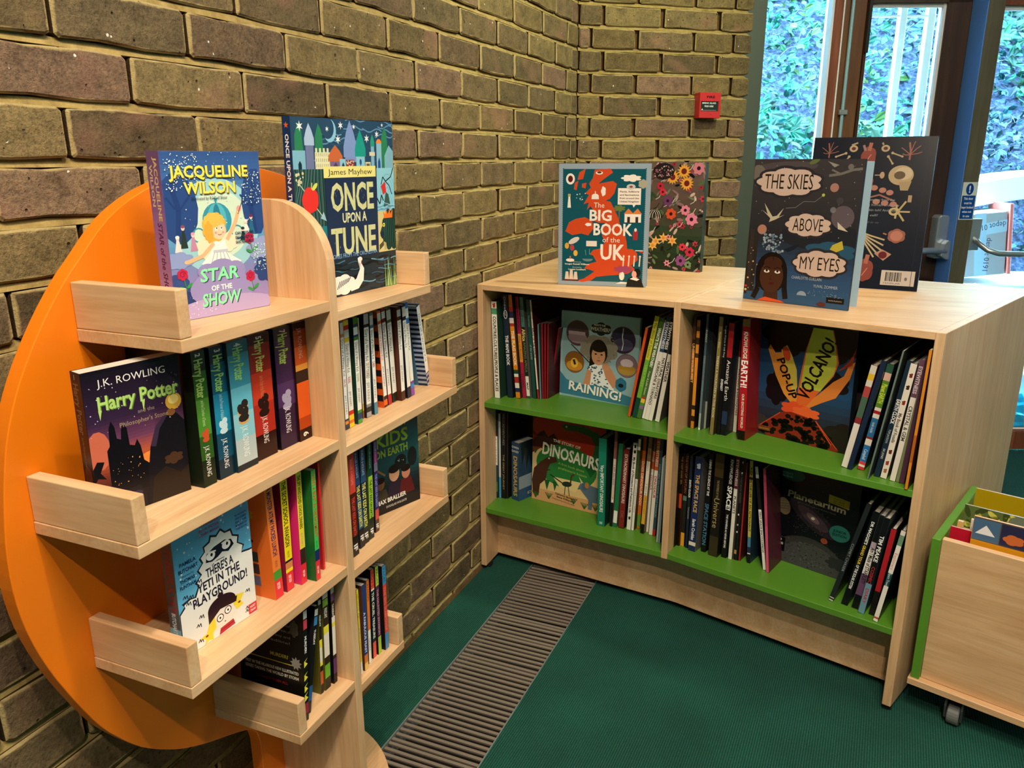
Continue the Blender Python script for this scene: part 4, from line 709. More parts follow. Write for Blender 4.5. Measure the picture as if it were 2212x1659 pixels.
class Print:
    """flat artwork: coordinates u (0..1 across), v (0..H up), mapped on a plane of width w"""
    def __init__(s, w): s.w = w; s.v = []; s.f = []; s.c = []; s.k = 0
    def up(s): s.k += 1
    def poly(s, pts, c, keep=False):
        if not keep: s.k += 1
        c = lin(c); b = len(s.v); d = s.k
        s.v += [(p[0], p[1], d) for p in pts]; s.f.append(tuple(range(b, b + len(pts)))); s.c.append(c); return s
    def rect(s, x0, y0, x1, y1, c, keep=False): return s.poly([(x0, y0), (x1, y0), (x1, y1), (x0, y1)], c, keep)
    def ell(s, x, y, rx, ry, c, n=18, rot=0, keep=False, a0=0, a1=2 * PI):
        full = abs(a1 - a0 - 2 * PI) < 1e-6; N = n if full else n + 1
        P = [(math.cos(a0 + (a1 - a0) * k / n) * rx, math.sin(a0 + (a1 - a0) * k / n) * ry) for k in range(N)]
        cr, sr = math.cos(rot), math.sin(rot)
        return s.poly([(x + a * cr - b * sr, y + a * sr + b * cr) for a, b in P], c, keep)
    def star(s, x, y, r, c, n=5, q=.42, rot=0, keep=False):
        return s.poly([(x + (r if k % 2 == 0 else r * q) * math.sin(rot + PI * k / n), y + (r if k % 2 == 0 else r * q) * math.cos(rot + PI * k / n)) for k in range(2 * n)], c, keep)
    def line(s, pts, w, c, keep=False):
        if not keep: s.k += 1
        c = lin(c)
        for i in range(len(pts) - 1):
            (x0, y0), (x1, y1) = pts[i], pts[i + 1]; L = math.hypot(x1 - x0, y1 - y0) or 1e-6; nx, ny = -(y1 - y0) / L * w / 2, (x1 - x0) / L * w / 2
            b = len(s.v); s.v += [(x0 + nx, y0 + ny, s.k), (x0 - nx, y0 - ny, s.k), (x1 - nx, y1 - ny, s.k), (x1 + nx, y1 + ny, s.k)]; s.f.append((b, b + 1, b + 2, b + 3)); s.c.append(c)
        return s
    def blob(s, x, y, rx, ry, c, n=8, amp=.12, keep=False, m=5):
        P = []
        for k in range(n * m):
            a = 2 * PI * k / (n * m); q = 1 + amp * abs(math.sin(n * a / 2)) - amp / 2; P.append((x + rx * q * math.cos(a), y + ry * q * math.sin(a)))
        return s.poly(P, c, keep)
    def jag(s, x, y, rx, ry, c, n=40, amp=.2, seed=1, keep=False):
        r = random.Random(seed); P = []
        for k in range(n): a = 2 * PI * k / n; q = 1 + (amp if k % 2 else -amp * .3) * r.uniform(.4, 1); P.append((x + rx * q * math.cos(a), y + ry * q * math.sin(a)))
        return s.poly(P, c, keep)
    def text(s, t, x, y, size, c, b=0, align='c', rot=0, width=None, italic=0, tall=1.0, keep=False):
        """y = baseline, size = cap height"""
        if not keep: s.k += 1
        c = lin(c); k = size / CAPH; W = text_width(t, b) * k; sx = k
        if width: sx = k * width / W; W = width
        cx = -W / 2 if align == 'c' else (0 if align == 'l' else -W); cr, sr = math.cos(rot), math.sin(rot)
        for ch in t:
            if ch == ' ': cx += .28 * sx; continue
            g = _gl.get((ch, b))
            if g is None: cx += .4 * sx; continue
            b0 = len(s.v)
            for (gx, gy) in g[0]:
                X = cx + gx * sx + italic * gy * k; Y = gy * k * tall; s.v.append((x + X * cr - Y * sr, y + X * sr + Y * cr, s.k))
            for f in g[1]: s.f.append(tuple(i + b0 for i in f)); s.c.append(c)
            cx += g[2] * sx
        return s
    def dots(s, n, x0, y0, x1, y1, r, c, seed=0):
        s.k += 1; rn = random.Random(seed)
        for _ in range(n): s.ell(rn.uniform(x0, x1), rn.uniform(y0, y1), *(2 * (r * rn.uniform(.4, 1.2),)), c if isinstance(c, str) else rn.choice(c), 6, keep=True)
        return s
    def vgrad(s, x0, x1, stops, n=24):
        """stops: list (v, hex)"""
        s.k += 1
        y0, y1 = stops[0][0], stops[-1][0]
        for i in range(n):
            a = y0 + (y1 - y0) * i / n; b = y0 + (y1 - y0) * (i + 1) / n; m = (a + b) / 2
            for j in range(len(stops) - 1):
                if stops[j][0] <= m <= stops[j + 1][0]:
                    t = (m - stops[j][0]) / (stops[j + 1][0] - stops[j][0]); c0, c1 = lin(stops[j][1]), lin(stops[j + 1][1]); s.rect(x0, a, x1, b, tuple(c0[q] * (1 - t) + c1[q] * t for q in range(3)), True); break
        return s
    def build(s, name, parent, fr, mat=None, clip=None):
        """fr(u_m, v_m, lift) -> 3D; u,v in metres"""
        if not s.f: return None
        e = 1.1e-5; V = s.v
        if clip:
            x0, y0, x1, y1 = clip
            V = [(min(max(a, x0), x1), min(max(b, y0), y1), d) for a, b, d in s.v]
        me = bpy.data.meshes.new(name); me.from_pydata([fr(a * s.w, b * s.w, .00012 + d * e) for a, b, d in V], [], s.f); me.update()
        set_ink(me, s.c); return mesh_obj(name, me, mat or INK, parent)
front = lambda x, z, l: (x, -l, z)
def leftside(x, z, l): return (-l, -x, z)      # x measured from spine(0) towards depth: negative y handled below

def ink_box(m, cols, x0, x1, y0, y1, z0, z1, c):
    m.box(x0, x1, y0, y1, z0, z1); cols += [lin(c)] * 6
GLOSSY = INKG
def book(loc, yaw, lean, w, h, d, cover='333333', boards=None, spine_side='front', label='', group=None, back=0.0, hard=True, cat='book', page=None, name='book'):
    """box-like book. local x across, y into the shelf, z up. spine_side: 'front' (shelved) or 'left' (facing out) or 'right'"""
    o = thing(name, label, cat, loc, 0, group)
    M = Matrix.Translation(loc) @ Matrix.Rotation(yaw, 4, 'Z') @ Matrix.Rotation(lean, 4, 'Y') @ Matrix.Rotation(-back, 4, 'X')
    o.matrix_world = M
    b = boards or cover; m = MB(); cols = []; q = .0022 if hard else .0008; ins = .003 if hard else .0004
    if spine_side == 'front':
        q = min(q, w * .2)
        ink_box(m, cols, 0, w, 0, q, 0, h, cover); ink_box(m, cols, 0, q, q, d, 0, h, b); ink_box(m, cols, w - q, w, q, d, 0, h, b)
        pg = MB().box(q, w - q, q, d - ins, ins, h - ins)
    elif spine_side == 'left':
        ink_box(m, cols, 0, w, 0, q, 0, h, cover); ink_box(m, cols, 0, w, d - q, d, 0, h, b); ink_box(m, cols, 0, q, q, d - q, 0, h, b)
        pg = MB().box(q, w - ins, q, d - q, ins, h - ins)
    else:
        ink_box(m, cols, 0, w, 0, q, 0, h, cover); ink_box(m, cols, 0, w, d - q, d, 0, h, b); ink_box(m, cols, w - q, w, q, d - q, 0, h, b)
        pg = MB().box(ins, w - q, q, d - q, ins, h - ins)
    c = m.build('cover', INK, o); set_ink(c.data, cols)
    pg.build('page_block', page or PAPER, o)
    return o
# ------------------------------------------------------------ shelved books
DIRS = {'u1': (UM1 - U0).normalized(), 'u2': (UR - UM2).normalized(), 'x': Vector((1, 0))}
SHORT = dict(A='upper left bay', B='lower left bay', C='upper right bay', D='lower right bay', E='second shelf left of post', F='second shelf right of post', H='third shelf right of post', I='third shelf left of post', J='bottom shelf left of post', K='bottom shelf right of post')
def spine_print(o, w, h, bands, texts, opt):
    P = Print(1.0); y = h; P.k += 1
    for seg in bands.split(','):
        c, f = seg.split(':'); yb = h * (1 - float(f)); P.rect(.0004, max(yb, .0004), w - .0004, min(y, h - .0004), c, True); y = yb
    if 'dots' in opt:
        for f, c in opt['dots']:
            for q in range(4): P.ell(w * (.5 + .12 * math.sin(q * 2.4)), h * (1 - f) + w * .16 * (q - 1.5), w * (.26 - .03 * q), w * .15, c, 9, q)
    for f in opt.get('spikes', ()): P.poly([(.0004, h * (1 - f)), (w * .95, h * (1 - f) + w * .4), (w * .3, h * (1 - f) + w * 1.0), (w - .0004, h * (1 - f) + w * 1.5), (.0004, h * (1 - f) + w * 1.1)], 'f0e83c')
    if 'ring' in opt:
        f, c = opt['ring']; r = w * .42; P.line([(w / 2 + r * .7 * math.cos(a), h * (1 - f) + r * 1.6 * math.sin(a)) for a in [2 * PI * k / 14 for k in range(15)]], w * .12, c)
    for f0, f1, c, t, sz, b in texts:
        L = (f1 - f0) * h; s = sz * w; nat = text_width(t, b) * s / CAPH
        P.text(t, w / 2 - s / 2, h * (1 - (f0 + f1) / 2), s, c, b, 'c', -PI / 2, width=min(L, nat * 1.4) if nat > 0 else None)
    P.build('spine_print', o, front, INKG)
def side_print(o, d, h, opt):
    """art on the left side board (x=0 plane, seen from the left)"""
    P = Print(1.0); fr = lambda u, v, l: (-l, d - u, v)       # u=0 at the back edge, u=d at the spine
    if 'stripe' in opt:
        P.k += 1; n = 15
        for k in range(n):
            if k % 2: P.rect(d * .45, h * k / n, d - .001, h * (k + 1) / n, opt['stripe'], True)
    if 'grid' in opt:
        rn = random.Random(4)
        for r_ in range(3):
            for c_ in range(2):
                P.rect(d * (.28 + .28 * c_), h * (.10 + .11 * r_), d * (.28 + .28 * c_ + .24), h * (.10 + .11 * r_ + .09), rn.choice(['5a4a5a', '3a4a4a', '6a6a8a', '4a3a3a', '7a7a6a']))
        P.blob(d * .62, h * .74, d * .17, h * .05, 'c8b040', 6, .3); P.line([(d * .62, h * .70), (d * .6, h * .56), (d * .75, h * .5)], .004, '4a2a20'); P.line([(d * .6, h * .56), (d * .48, h * .5)], .004, '4a2a20')
    st = opt.get('sidetext')
    if st and st[0] == 'EARTH': P.text('EARTH', d * .58, h * .5, d * .16, st[1], 1, 'c', -PI / 2, width=h * .82)
    if st and st[0] == 'back':
        for i, (t, y) in enumerate([('A secret diary of', .80), ('full black and white pranks of', .75), ('the funniest boy and', .70), ('... incredible!', .65)]): P.text(t, d * .5, h * y, h * .022, 'a8a498', 0, 'c', width=d * .6)
        P.text('MURDER?', d * .62, h * .52, h * .03, 'b8a83c', 1); P.rect(d * .1, h * .47, d * .88, h * .478, 'b8a83c')
        P.text('FIRST IN THE HILARIOUS NEW ILLUSTRATED', d * .5, h * .40, h * .026, 'c8c4b8', 1, width=d * .84); P.text('SERIES TAKING THE WORLD BY STORM', d * .5, h * .355, h * .026, 'c8c4b8', 1, width=d * .84)
        P.text('COLLECT THEM ALL', d * .5, h * .29, h * .022, '7a2020', 1, width=d * .5)
        P.star(d * .88, h * .5, h * .06, '8a8680', 9, .6); P.blob(d * .86, h * .8, h * .04, h * .07, '5a5650', 6, .2)
        P.rect(d * .3, h * .08, d * .48, h * .2, '2a2628'); P.rect(d * .52, h * .08, d * .7, h * .2, '4a1c1c')
    P.build('side_print', o, fr, INKG)
for key, (x, y, w, h, lean), bands, texts, look, opt in BOOKS:
    face, z, grp, where = GROUPS[key]; u = DIRS[face]; yaw = math.atan2(u.y, u.x)
    nrm = Vector((-u.y, u.x))       # into the shelf
    if face == 'x': d = min(.124, (YB - y) - .004)
    else:
        F = U0 if face == 'u1' else UM2; setb = (Vector((x, y)) - F).dot(nrm); d = min(.72 * h, .285 - setb)
    zz = z + (w * math.sin(lean) if lean > 0 else 0) + .0003
    h = min(h, (.3 if face != 'x' else .1925) - .001)
    main = max(bands.split(','), key=lambda s_: 0).split(':')[0]
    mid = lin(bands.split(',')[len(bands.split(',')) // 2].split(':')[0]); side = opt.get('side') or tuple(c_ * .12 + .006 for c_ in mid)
    lab = look + (' spine' if key == 'F' and 'spine' not in look else '') + ', ' + SHORT[key]
    thin = w < .006
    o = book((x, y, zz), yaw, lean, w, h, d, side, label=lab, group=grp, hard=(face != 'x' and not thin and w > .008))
    spine_print(o, w, h, bands, texts, opt)
    if 'stripe' in opt or 'grid' in opt or 'sidetext' in opt: side_print(o, d, h, opt)

# ------------------------------------------------------------ books facing out
def fbook(loc, yaw_deg, w, h, d, label, draw, cover, back=0, spine='left', boards=None, spine_draw=None, hard=True, grp=None):
    global fbook_last
    o = fbook_last = book(loc, R(yaw_deg), 0, w, h, d, cover, boards, spine, label, grp, back, hard)
    P = Print(w); draw(P, h / w); P.build('cover_print', o, front, INKG, clip=(.002, .002, .998, h / w - .002))
    if spine_draw:
        P = Print(1.0); spine_draw(P, d, h); P.build('spine_print', o, lambda u, v, l: (-l, d - u, v), INKG)
    return o

def star_cover(P, H):
    P.vgrad(0, 1, [(0, 'a88cc0'), (.35, '8d84bc'), (.6, '5f93c4'), (.95, '6fb4d6'), (1.2, '3f68a6'), (H, '34548f')], 40)
    P.ell(.5, .78, .44, .42, '9fd0da', 30); P.ell(.52, .80, .32, .30, 'd3e6cf', 26)
    P.ell(.12, .95, .2, .3, '2d4a86', 14); P.ell(.93, .98, .16, .3, '2d4a86', 14)
    for x0, s_ in ((.10, 1), (.90, -1)):
        P.line([(x0, .70), (x0 + .03 * s_, .95), (x0 - .02 * s_, 1.15)], .05, '26407a'); P.line([(x0 + .03 * s_, .93), (x0 + .14 * s_, 1.05)], .018, '26407a'); P.line([(x0, .95), (x0 - .08 * s_, 1.05)], .018, '26407a')
    # coach
    P.ell(.5, .84, .15, .15, '3c97b0', 20); P.ell(.5, .84, .10, .145, '57b3c6', 18); P.ell(.5, .84, .04, .14, '2f7f98', 14); P.line([(.5, .98), (.5, 1.02)], .015, '3c97b0'); P.star(.5, 1.02, .03, '3c97b0')
    for cx in (.3, .7):
        P.line([(cx + .06 * math.cos(a), .72 + .06 * math.sin(a)) for a in [2 * PI * k / 12 for k in range(13)]], .012, '3c97b0')
    # small onlookers
    for (x, y, c1, c2, hh) in ((.09, .66, 'e9dcd6', 'f4efe8', .14), (.15, .72, '2c3a34', '8a4a5e', .2), (.24, .67, 'c888a8', 'd8a0b8', .16), (.80, .74, 'f0ece8', 'e8e4e0', .18), (.86, .78, '2c6a8a', '7a3050', .18), (.76, .70, '2a4a40', '2c3a3c', .12)):
        P.poly([(x - .035, y - hh * .5), (x + .035, y - hh * .5), (x + .012, y + hh * .25), (x - .012, y + hh * .25)], c1); P.ell(x, y + hh * .36, .018, .022, 'f0d0c4', 10); P.ell(x, y + hh * .42, .02, .014, c2, 10)
    # clouds
    for (x, y, rx, ry, c) in ((.08, .52, .14, .07, '8f9ed0'), (.0, .30, .16, .1, '3c4f8c'), (.95, .56, .16, .1, '9aa4d2'), (1.0, .36, .14, .12, '33467e'), (.1, .12, .2, .12, '2f4078')): P.blob(x, y, rx, ry, c, 7, .2)
    # girl with wings
    P.blob(.37, .60, .10, .10, 'efe3c4', 6, .2); P.blob(.60, .64, .09, .08, 'efe3c4', 6, .2)
    P.poly([(.30, .47), (.40, .56), (.46, .66), (.56, .66), (.58, .54), (.72, .46), (.60, .40), (.40, .38)], 'f2f1ee')
    for k in range(5): P.line([(.44 + .03 * k, .56), (.38 + .06 * k, .42)], .006, 'a8acb8')
    P.rect(.43, .555, .58, .58, 'c4c8d4')
    P.line([(.44, .64), (.32, .54), (.17, .50)], .035, 'f2b98c'); P.ell(.16, .50, .03, .018, 'f2b98c', 8)
    P.line([(.58, .66), (.68, .80), (.73, .92)], .036, 'f2b98c'); P.ell(.735, .93, .026, .026, 'f0a0a0', 8); P.line([(.72, .88), (.78, 1.0)], .007, '4a3a30')
    P.blob(.46, .78, .12, .125, 'f3b54a', 8, .16); P.ell(.50, .75, .075, .08, 'f7cfae', 18); P.blob(.46, .84, .10, .06, 'f6bf58', 6, .2); P.blob(.40, .74, .045, .09, 'f0aa40', 6, .2)
    for ex in (.48, .53): P.ell(ex, .765, .012, .016, 'fbfaf4', 8); P.ell(ex + .003, .769, .006, .009, '3a2a20', 6)
    P.ell(.47, .73, .014, .01, 'f09a8a', 8); P.ell(.545, .73, .012, .01, 'f09a8a', 8); P.line([(.49, .715), (.51, .707), (.53, .717)], .006, 'b04a40')
    # title cloud
    for (x, y, rx, ry) in ((.48, .26, .30, .16), (.35, .40, .10, .07), (.50, .43, .13, .07), (.64, .38, .11, .09), (.26, .24, .1, .1), (.70, .22, .12, .12)): P.ell(x, y, rx, ry, '9b8fc6', 20)
    P.ell(.5, .05, .56, .12, 'b7a2cf', 24)
    for t, y, s_ in (('STAR', .315, .095), ('SHOW', .095, .095)):
        P.text(t, .475, y - .008, s_, '4a3a6a', 1, width=.40, tall=1.15, italic=.12); P.text(t, .465, y, s_, '8df0b0', 1, width=.40, tall=1.15, italic=.12)
    P.text('OF THE', .48, .225, .045, 'e4f7f2', 1, width=.22)
    # roses and leaves
    for x, y in ((.10, .40), (.80, .31), (.82, .66)):
        P.line([(x, y), (x + .03, y - .14)], .008, '3f8a4c'); P.ell(x + .06, y - .10, .035, .015, '3f9a50', 8, .6); P.ell(x - .01, y - .12, .035, .014, '3f9a50', 8, -.5)
        P.blob(x, y, .05, .048, 'c22a4a', 6, .2); P.line([(x + .03 * math.cos(a) * (1 - a / 12), y + .03 * math.sin(a) * (1 - a / 12)) for a in [k * .6 for k in range(14)]], .005, '7c1430')
    P.dots(120, .03, 1.1, .35, H - .02, .006, 'eafaf6', 3); P.dots(90, .78, .95, .98, 1.25, .006, 'eafaf6', 4); P.dots(90, .85, .35, .99, .6, .006, 'd6f7ea', 5); P.dots(40, .3, 1.0, .75, H, .005, 'dff0f6', 6); P.dots(40, .02, .02, .4, .2, .005, 'f0e4f4', 8); P.dots(26, .1, .8, .9, 1.05, .005, 'f4fbf6', 9)
    for t, y, x, w_ in (('JACQUELINE', 1.21, .47, .78), ('WILSON', 1.075, .46, .52)):
        P.text(t, x + .006, y - .008, .095, '6a5a30', 1, width=w_); P.text(t, x, y, .095, 'f6e15a', 1, width=w_)
    P.text('Illustrated by Rachael Dean', .44, 1.02, .026, '22345c', 0, width=.36)
    for i, t in enumerate(("CAN TESS'S BIG", 'DREAM HELP TO', 'SAVE HER FAMILY?')): P.text(t, .77, .50 - .04 * i + .20, .024, '1c2c50', 1, width=.2)
def star_spine(P, d, h):
    P.vgrad(0, d, [(0, 'd0a8cc'), (h * .3, 'a078ac'), (h * .6, '9468a8'), (h * .8, '80588f'), (h, '72507c')], 20)
    P.text('JACQUELINE', d * .52, h * .78, d * .26, 'e2c28c', 1, 'c', -PI / 2, width=h * .36); P.text('WILSON', d * .16, h * .80, d * .22, 'e2c28c', 1, 'c', -PI / 2, width=h * .24)
    P.text('STAR of the SHOW', d * .36, h * .36, d * .34, '4e2c5c', 1, 'c', -PI / 2, width=h * .46, italic=.15)
fbook((-1.9283, -.1647, .9988), -10.8, .1463, .2083, .026, 'hardback with a blue fairy scene and purple spine, standing on the top shelf', star_cover, '6a5a98', back=-.016, spine_draw=star_spine, boards='6a5a98')

def tune_cover(P, H):
    P.rect(0, 0, 1, H, '2b4a66')
    rn = random.Random(2)
    for k in range(26): y = .82 + rn.random() * .33; x = rn.random(); P.line([(x + .03 * q, y + .012 * math.sin(q * 1.1 + k)) for q in range(8)], .008, rn.choice(['3f6f9c', '24384c', '5f90b8', '2f5878']))
    P.k += 1
    def tower(x, w, y0, y1, c, dome=None, dh=.1, keep=False):
        P.rect(x - w / 2, y0, x + w / 2, y1, c)
        if dome: P.poly([(x - w * .62, y1 - .01), (x - w * .62, y1 + dh * .25), (x - w * .35, y1 + dh * .65), (x, y1 + dh), (x + w * .35, y1 + dh * .65), (x + w * .62, y1 + dh * .25), (x + w * .62, y1 - .01)], dome)
    for x in (.06, .24, .9): P.poly([(x - .04, .82), (x + .05, .82), (x + .03, 1.05), (x, 1.09), (x - .03, 1.02)], '2f8058')
    tower(.06, .11, .81, .93, '7fb4cc'); P.poly([(.05, .81), (.08, .81), (.08, .85), (.065, .87), (.05, .85)], '1c3044')
    tower(.155, .07, .81, .97, '7078a0', 'a9bedb', .12)
    P.rect(.20, .81, .34, .92, 'e0dcb4'); P.k += 1
    for k in range(4): P.rect(.205 + .035 * k, .92, .222 + .035 * k, .945, 'e0dcb4', True)
    P.k += 1
    for r_ in range(3):
        for k in range(7): P.line([(.21 + .018 * k, .83 + .033 * r_), (.213 + .018 * k, .85 + .033 * r_)], .003, '4a4a3c', True)
    tower(.39, .11, .81, .875, '7a6390', 'c8683a', .09); P.poly([(.37, .81), (.41, .81), (.41, .84), (.39, .86), (.37, .84)], '4a4258')
    tower(.46, .06, .81, .88, '8cc0d4'); P.poly([(.45, .81), (.475, .81), (.475, .84), (.463, .86), (.45, .84)], '1c3850')
    tower(.54, .11, .86, .90, '7c90c8', '7f96cc', .22); P.rect(.49, .81, .575, .875, '8c3434'); P.dots(26, .495, .82, .57, .87, .006, 'd8c8b0', 3)
    tower(.64, .09, .81, .905, '8cc4d4', '1f9a8c', .16); P.ell(.64, .86, .012, .02, '2858a0', 10); P.line([(.64, .86), (.64, .82)], .006, '2858a0')
    tower(.77, .035, .81, .97, '7fb0cc', '2c9a80', .07); P.rect(.735, .90, .795, .925, 'd8cca8'); P.rect(.69, .81, .745, .86, 'd4cca8'); P.rect(.70, .82, .735, .85, '6a5a50')
    tower(.84, .055, .81, .98, '86b8d0'); P.ell(.84, .98, .03, .03, 'e88840', 12, a0=0, a1=PI); P.poly([(.826, .81), (.854, .81), (.854, .86), (.84, .89), (.826, .86)], '2450a0')
    P.poly([(.90, .81), (1, .81), (1, .93), (.95, .97), (.90, .90)], '7fb0c4')
    P.ell(.345, 1.05, .06, .07, '8cc4e0', 20); P.ell(.325, 1.065, .06, .065, '2b4a66', 20)
    for x, y, r in ((.075, 1.07, .032), (.42, 1.0, .028), (.45, 1.085, .026), (.71, 1.01, .028), (.82, 1.04, .024), (.32, 1.06, .018), (.58, 1.08, .018), (.88, 1.10, .014)): P.star(x, y, r, 'e8eef0', 6, .38)
    # left column
    P.rect(0, .25, .275, .82, '2d4a48'); 
    for k in range(26): a = k / 26; P.line([(.0 + .27 * a + .03 * math.sin(q * .9 + 4 * a) * (1 - a), .82 - .055 * q) for q in range(10)], .005, ['55807a', '1c3230', '3f6460'][k % 3])
    P.line([(.03, .75), (.25, .52)], .006, 'c4d0b4'); P.poly([(.25, .56), (.275, .50), (.22, .52)], '9ec4d0'); P.dots(12, .02, .72, .08, .80, .012, 'd8d0a8', 2)
    P.blob(.135, .635, .072, .078, 'e8342c', 5, .08); P.ell(.18, .715, .032, .014, 'd4dc60', 10, .7); P.line([(.15, .70), (.155, .74)], .007, 'd4d068')
    P.rect(0, .25, .275, .47, '1f7f88'); P.rect(.0, .0, 1, .255, '22303a')
    # right column
    P.rect(.80, .53, 1, .82, '8fcadc')
    for k in range(5): P.line([(.92 + .02 * k * math.cos(a), .66 + .03 * k * math.sin(a)) for a in [2 * PI * q / 14 for q in range(15)]], .005, '6fb0cc')
    P.poly([(.845, .70), (.895, .73), (.905, .66), (.87, .64)], 'd8342c'); P.line([(.85, .71), (.87, .76), (.90, .73), (.96, .76), (.99, .82)], .008, '1c1c20'); P.line([(.90, .73), (.94, .70), (.97, .64)], .007, '1c1c20')
    P.poly([(.87, .56), (.90, .66), (.93, .64), (.95, .56)], '3a5a50'); P.line([(.80, .62), (.83, .58), (.85, .64), (.87, .60)], .009, '1c1c20')
    for k in range(6): P.line([(.80 + .04 * q, .535 + .008 * k + .01 * math.sin(q * 1.4 + k)) for q in range(6)], .004, ['3f80b0', '9cd0e4'][k % 2])
    P.rect(.80, .25, 1, .53, 'd9c98a'); P.blob(.95, .40, .10, .14, '1e3a34', 8, .2); P.poly([(.82, .38), (.84, .42), (.90, .46), (.90, .36), (.84, .34)], '24423c')
    for k in range(14): P.line([(.88 + .01 * k, .47), (.87 + .012 * k, .26)], .003, ['3a7060', '14241f'][k % 2])
    P.ell(.845, .37, .022, .022, '1c2c48', 10); P.ell(.865, .435, .014, .014, 'e8e060', 8); P.ell(.865, .435, .006, .006, '101010', 6); P.poly([(.87, .48), (.86, .53), (.885, .505), (.895, .54), (.915, .505), (.935, .545), (.945, .505), (.97, .54), (.965, .48)], 'f07824')
    for k in range(3): P.line([(.81, .27 + .012 * k), (.86, .30 + .012 * k)], .008, '1c1c1c')
    # title panel
    P.rect(.275, .245, .80, .82, '22314f'); P.rect(.265, .765, .79, .835, 'eadf86'); P.text('James Mayhew', .53, .783, .036, '2a241c', 0, width=.44)
    for t, y, w_, s_ in (('ONCE', .56, .44, .17), ('TUNE', .275, .46, .17)): P.text(t, .54, y, s_, 'd4d49a', 1, width=w_)
    P.k += 1
    for k in range(40): x = .33 + .43 * rn.random(); y = rn.choice([.57, .28]) + .15 * rn.random(); P.rect(x, y, x + .003, y + .012, '8a8a6a', True)
    P.text('UPON A', .55, .48, .06, 'dcdcae', 1, width=.25); P.text('STORIES FROM THE ORCHESTRA', .53, .252, .028, '8cb8dc', 0, width=.50)
    # swan lake
    for k in range(46): x = rn.random(); y = rn.random() * .235; P.line([(x + .035 * q, y + .008 * math.sin(q + k)) for q in range(5)], .008, rn.choice(['0f161c', '4a7c98', '6fa4bc', '15262c', '35586a']))
    P.blob(.40, .075, .12, .065, 'f0eee8', 7, .15); P.poly([(.47, .07), (.54, .10), (.58, .16), (.60, .21), (.585, .24), (.56, .235), (.565, .205), (.60, .195), (.625, .16), (.615, .08), (.56, .03), (.48, .02)], 'f0eee8')
    P.ell(.585, .225, .025, .018, 'f0eee8', 10); P.poly([(.60, .22), (.612, .19), (.595, .205)], '7a2c24')
    for k in range(7): P.line([(.34 + .018 * k, .05 + .006 * k), (.37 + .018 * k, .10 + .003 * k)], .006, '1c2030')
    for k in range(12): x = .86 + .012 * k; P.poly([(x, .0), (x + .012, .0), (x + .03 * math.sin(k), .14 + .1 * rn.random())], ['8fb06a', '5f8a4c', 'b0c88a'][k % 3])
def tune_spine(P, d, h):
    P.rect(0, 0, d, h, '14305c'); P.star(d / 2, h * .955, d * .32, 'd86030'); P.text('ONCE UPON A TUNE', d * .3, h * .70, d * .44, 'e8ecf0', 1, 'c', -PI / 2, width=h * .42); P.text('STORIES FROM THE ORCHESTRA', d * .34, h * .24, d * .34, 'a8c0e0', 0, 'c', -PI / 2, width=h * .44)
fbook((-1.6877, -.1695, .9807), -4.9, .246, .2765, .015, 'large picture book with castles, apple and swan behind the post on the top shelf', tune_cover, '22314f', back=-.02, spine_draw=tune_spine)

def wiz_cover(P, H):
    P.vgrad(0, 1, [(0, '0c0a10'), (.25, '1c1420'), (.45, '7a3424'), (.6, 'b8583a'), (.78, '6a3a5c'), (1.0, '352140'), (H, '130e18')], 44)
    P.ell(.62, .42, .22, .16, 'e88a3c', 20); P.ell(.66, .38, .12, .09, 'f8d060', 16); P.ell(.08, .72, .12, .2, 'c86850', 14)
    # dark skyline of towers
    P.poly([(.16, .2), (.16, .70), (.19, .74), (.20, .92), (.23, .99), (.26, .92), (.27, .80), (.31, .78), (.32, .88), (.35, .93), (.38, .88), (.39, .70), (.44, .68), (.47, .74), (.50, .66), (.52, .5), (.60, .42), (.62, .2)], '100c14')
    P.dots(26, .18, .3, .5, .6, .006, 'e8a850', 4)
    P.poly([(.52, .0), (.55, .35), (.60, .62), (.68, .82), (.80, .92), (.92, .90), (1, .80), (1, 0)], '17121a'); P.poly([(.60, .62), (.68, .82), (.80, .92), (.82, .90), (.72, .78), (.66, .60)], '3a2c44')
    P.ell(.90, 1.03, .09, .09, 'd8a83c', 16); P.ell(.90, 1.05, .06, .05, 'f4dc80', 14); P.ell(.86, .92, .05, .04, '8a5a30', 10)
    P.poly([(0, 0), (0, .30), (.2, .22), (.45, .26), (.5, .12), (.5, 0)], '1c1622'); P.blob(.30, .14, .16, .08, '3a2c48', 6, .3); P.poly([(.55, 0), (.60, .28), (.74, .36), (.9, .24), (1, .3), (1, 0)], '261a14'); P.blob(.84, .42, .10, .06, '4a3020', 6, .3)
    P.poly([(0, .55), (.05, .62), (.12, .60), (.07, .50), (.12, .42), (.04, .45), (0, .40)], '141016')
    P.dots(34, .02, .85, .98, 1.36, .006, 'e8e0ec', 5)
    P.text('J.K. ROWLING', .50, 1.35, .075, 'f2f0ee', 0, width=.70)
    P.text('Harry Potter', .55, 1.105, .14, '5a7a3a', 1, width=.84); P.text('Harry Potter', .54, 1.115, .14, 'b4dc78', 1, width=.84)
    P.poly([(.565, 1.12), (.60, 1.13), (.575, 1.0)], 'b4dc78'); P.poly([(.125, 1.12), (.16, 1.12), (.135, 1.02)], 'b4dc78')
    P.text('and the', .60, 1.0, .04, 'a08a78', 0, width=.18); P.text("Philosopher's Stone", .57, .90, .048, 'b09a80', 0, width=.52)
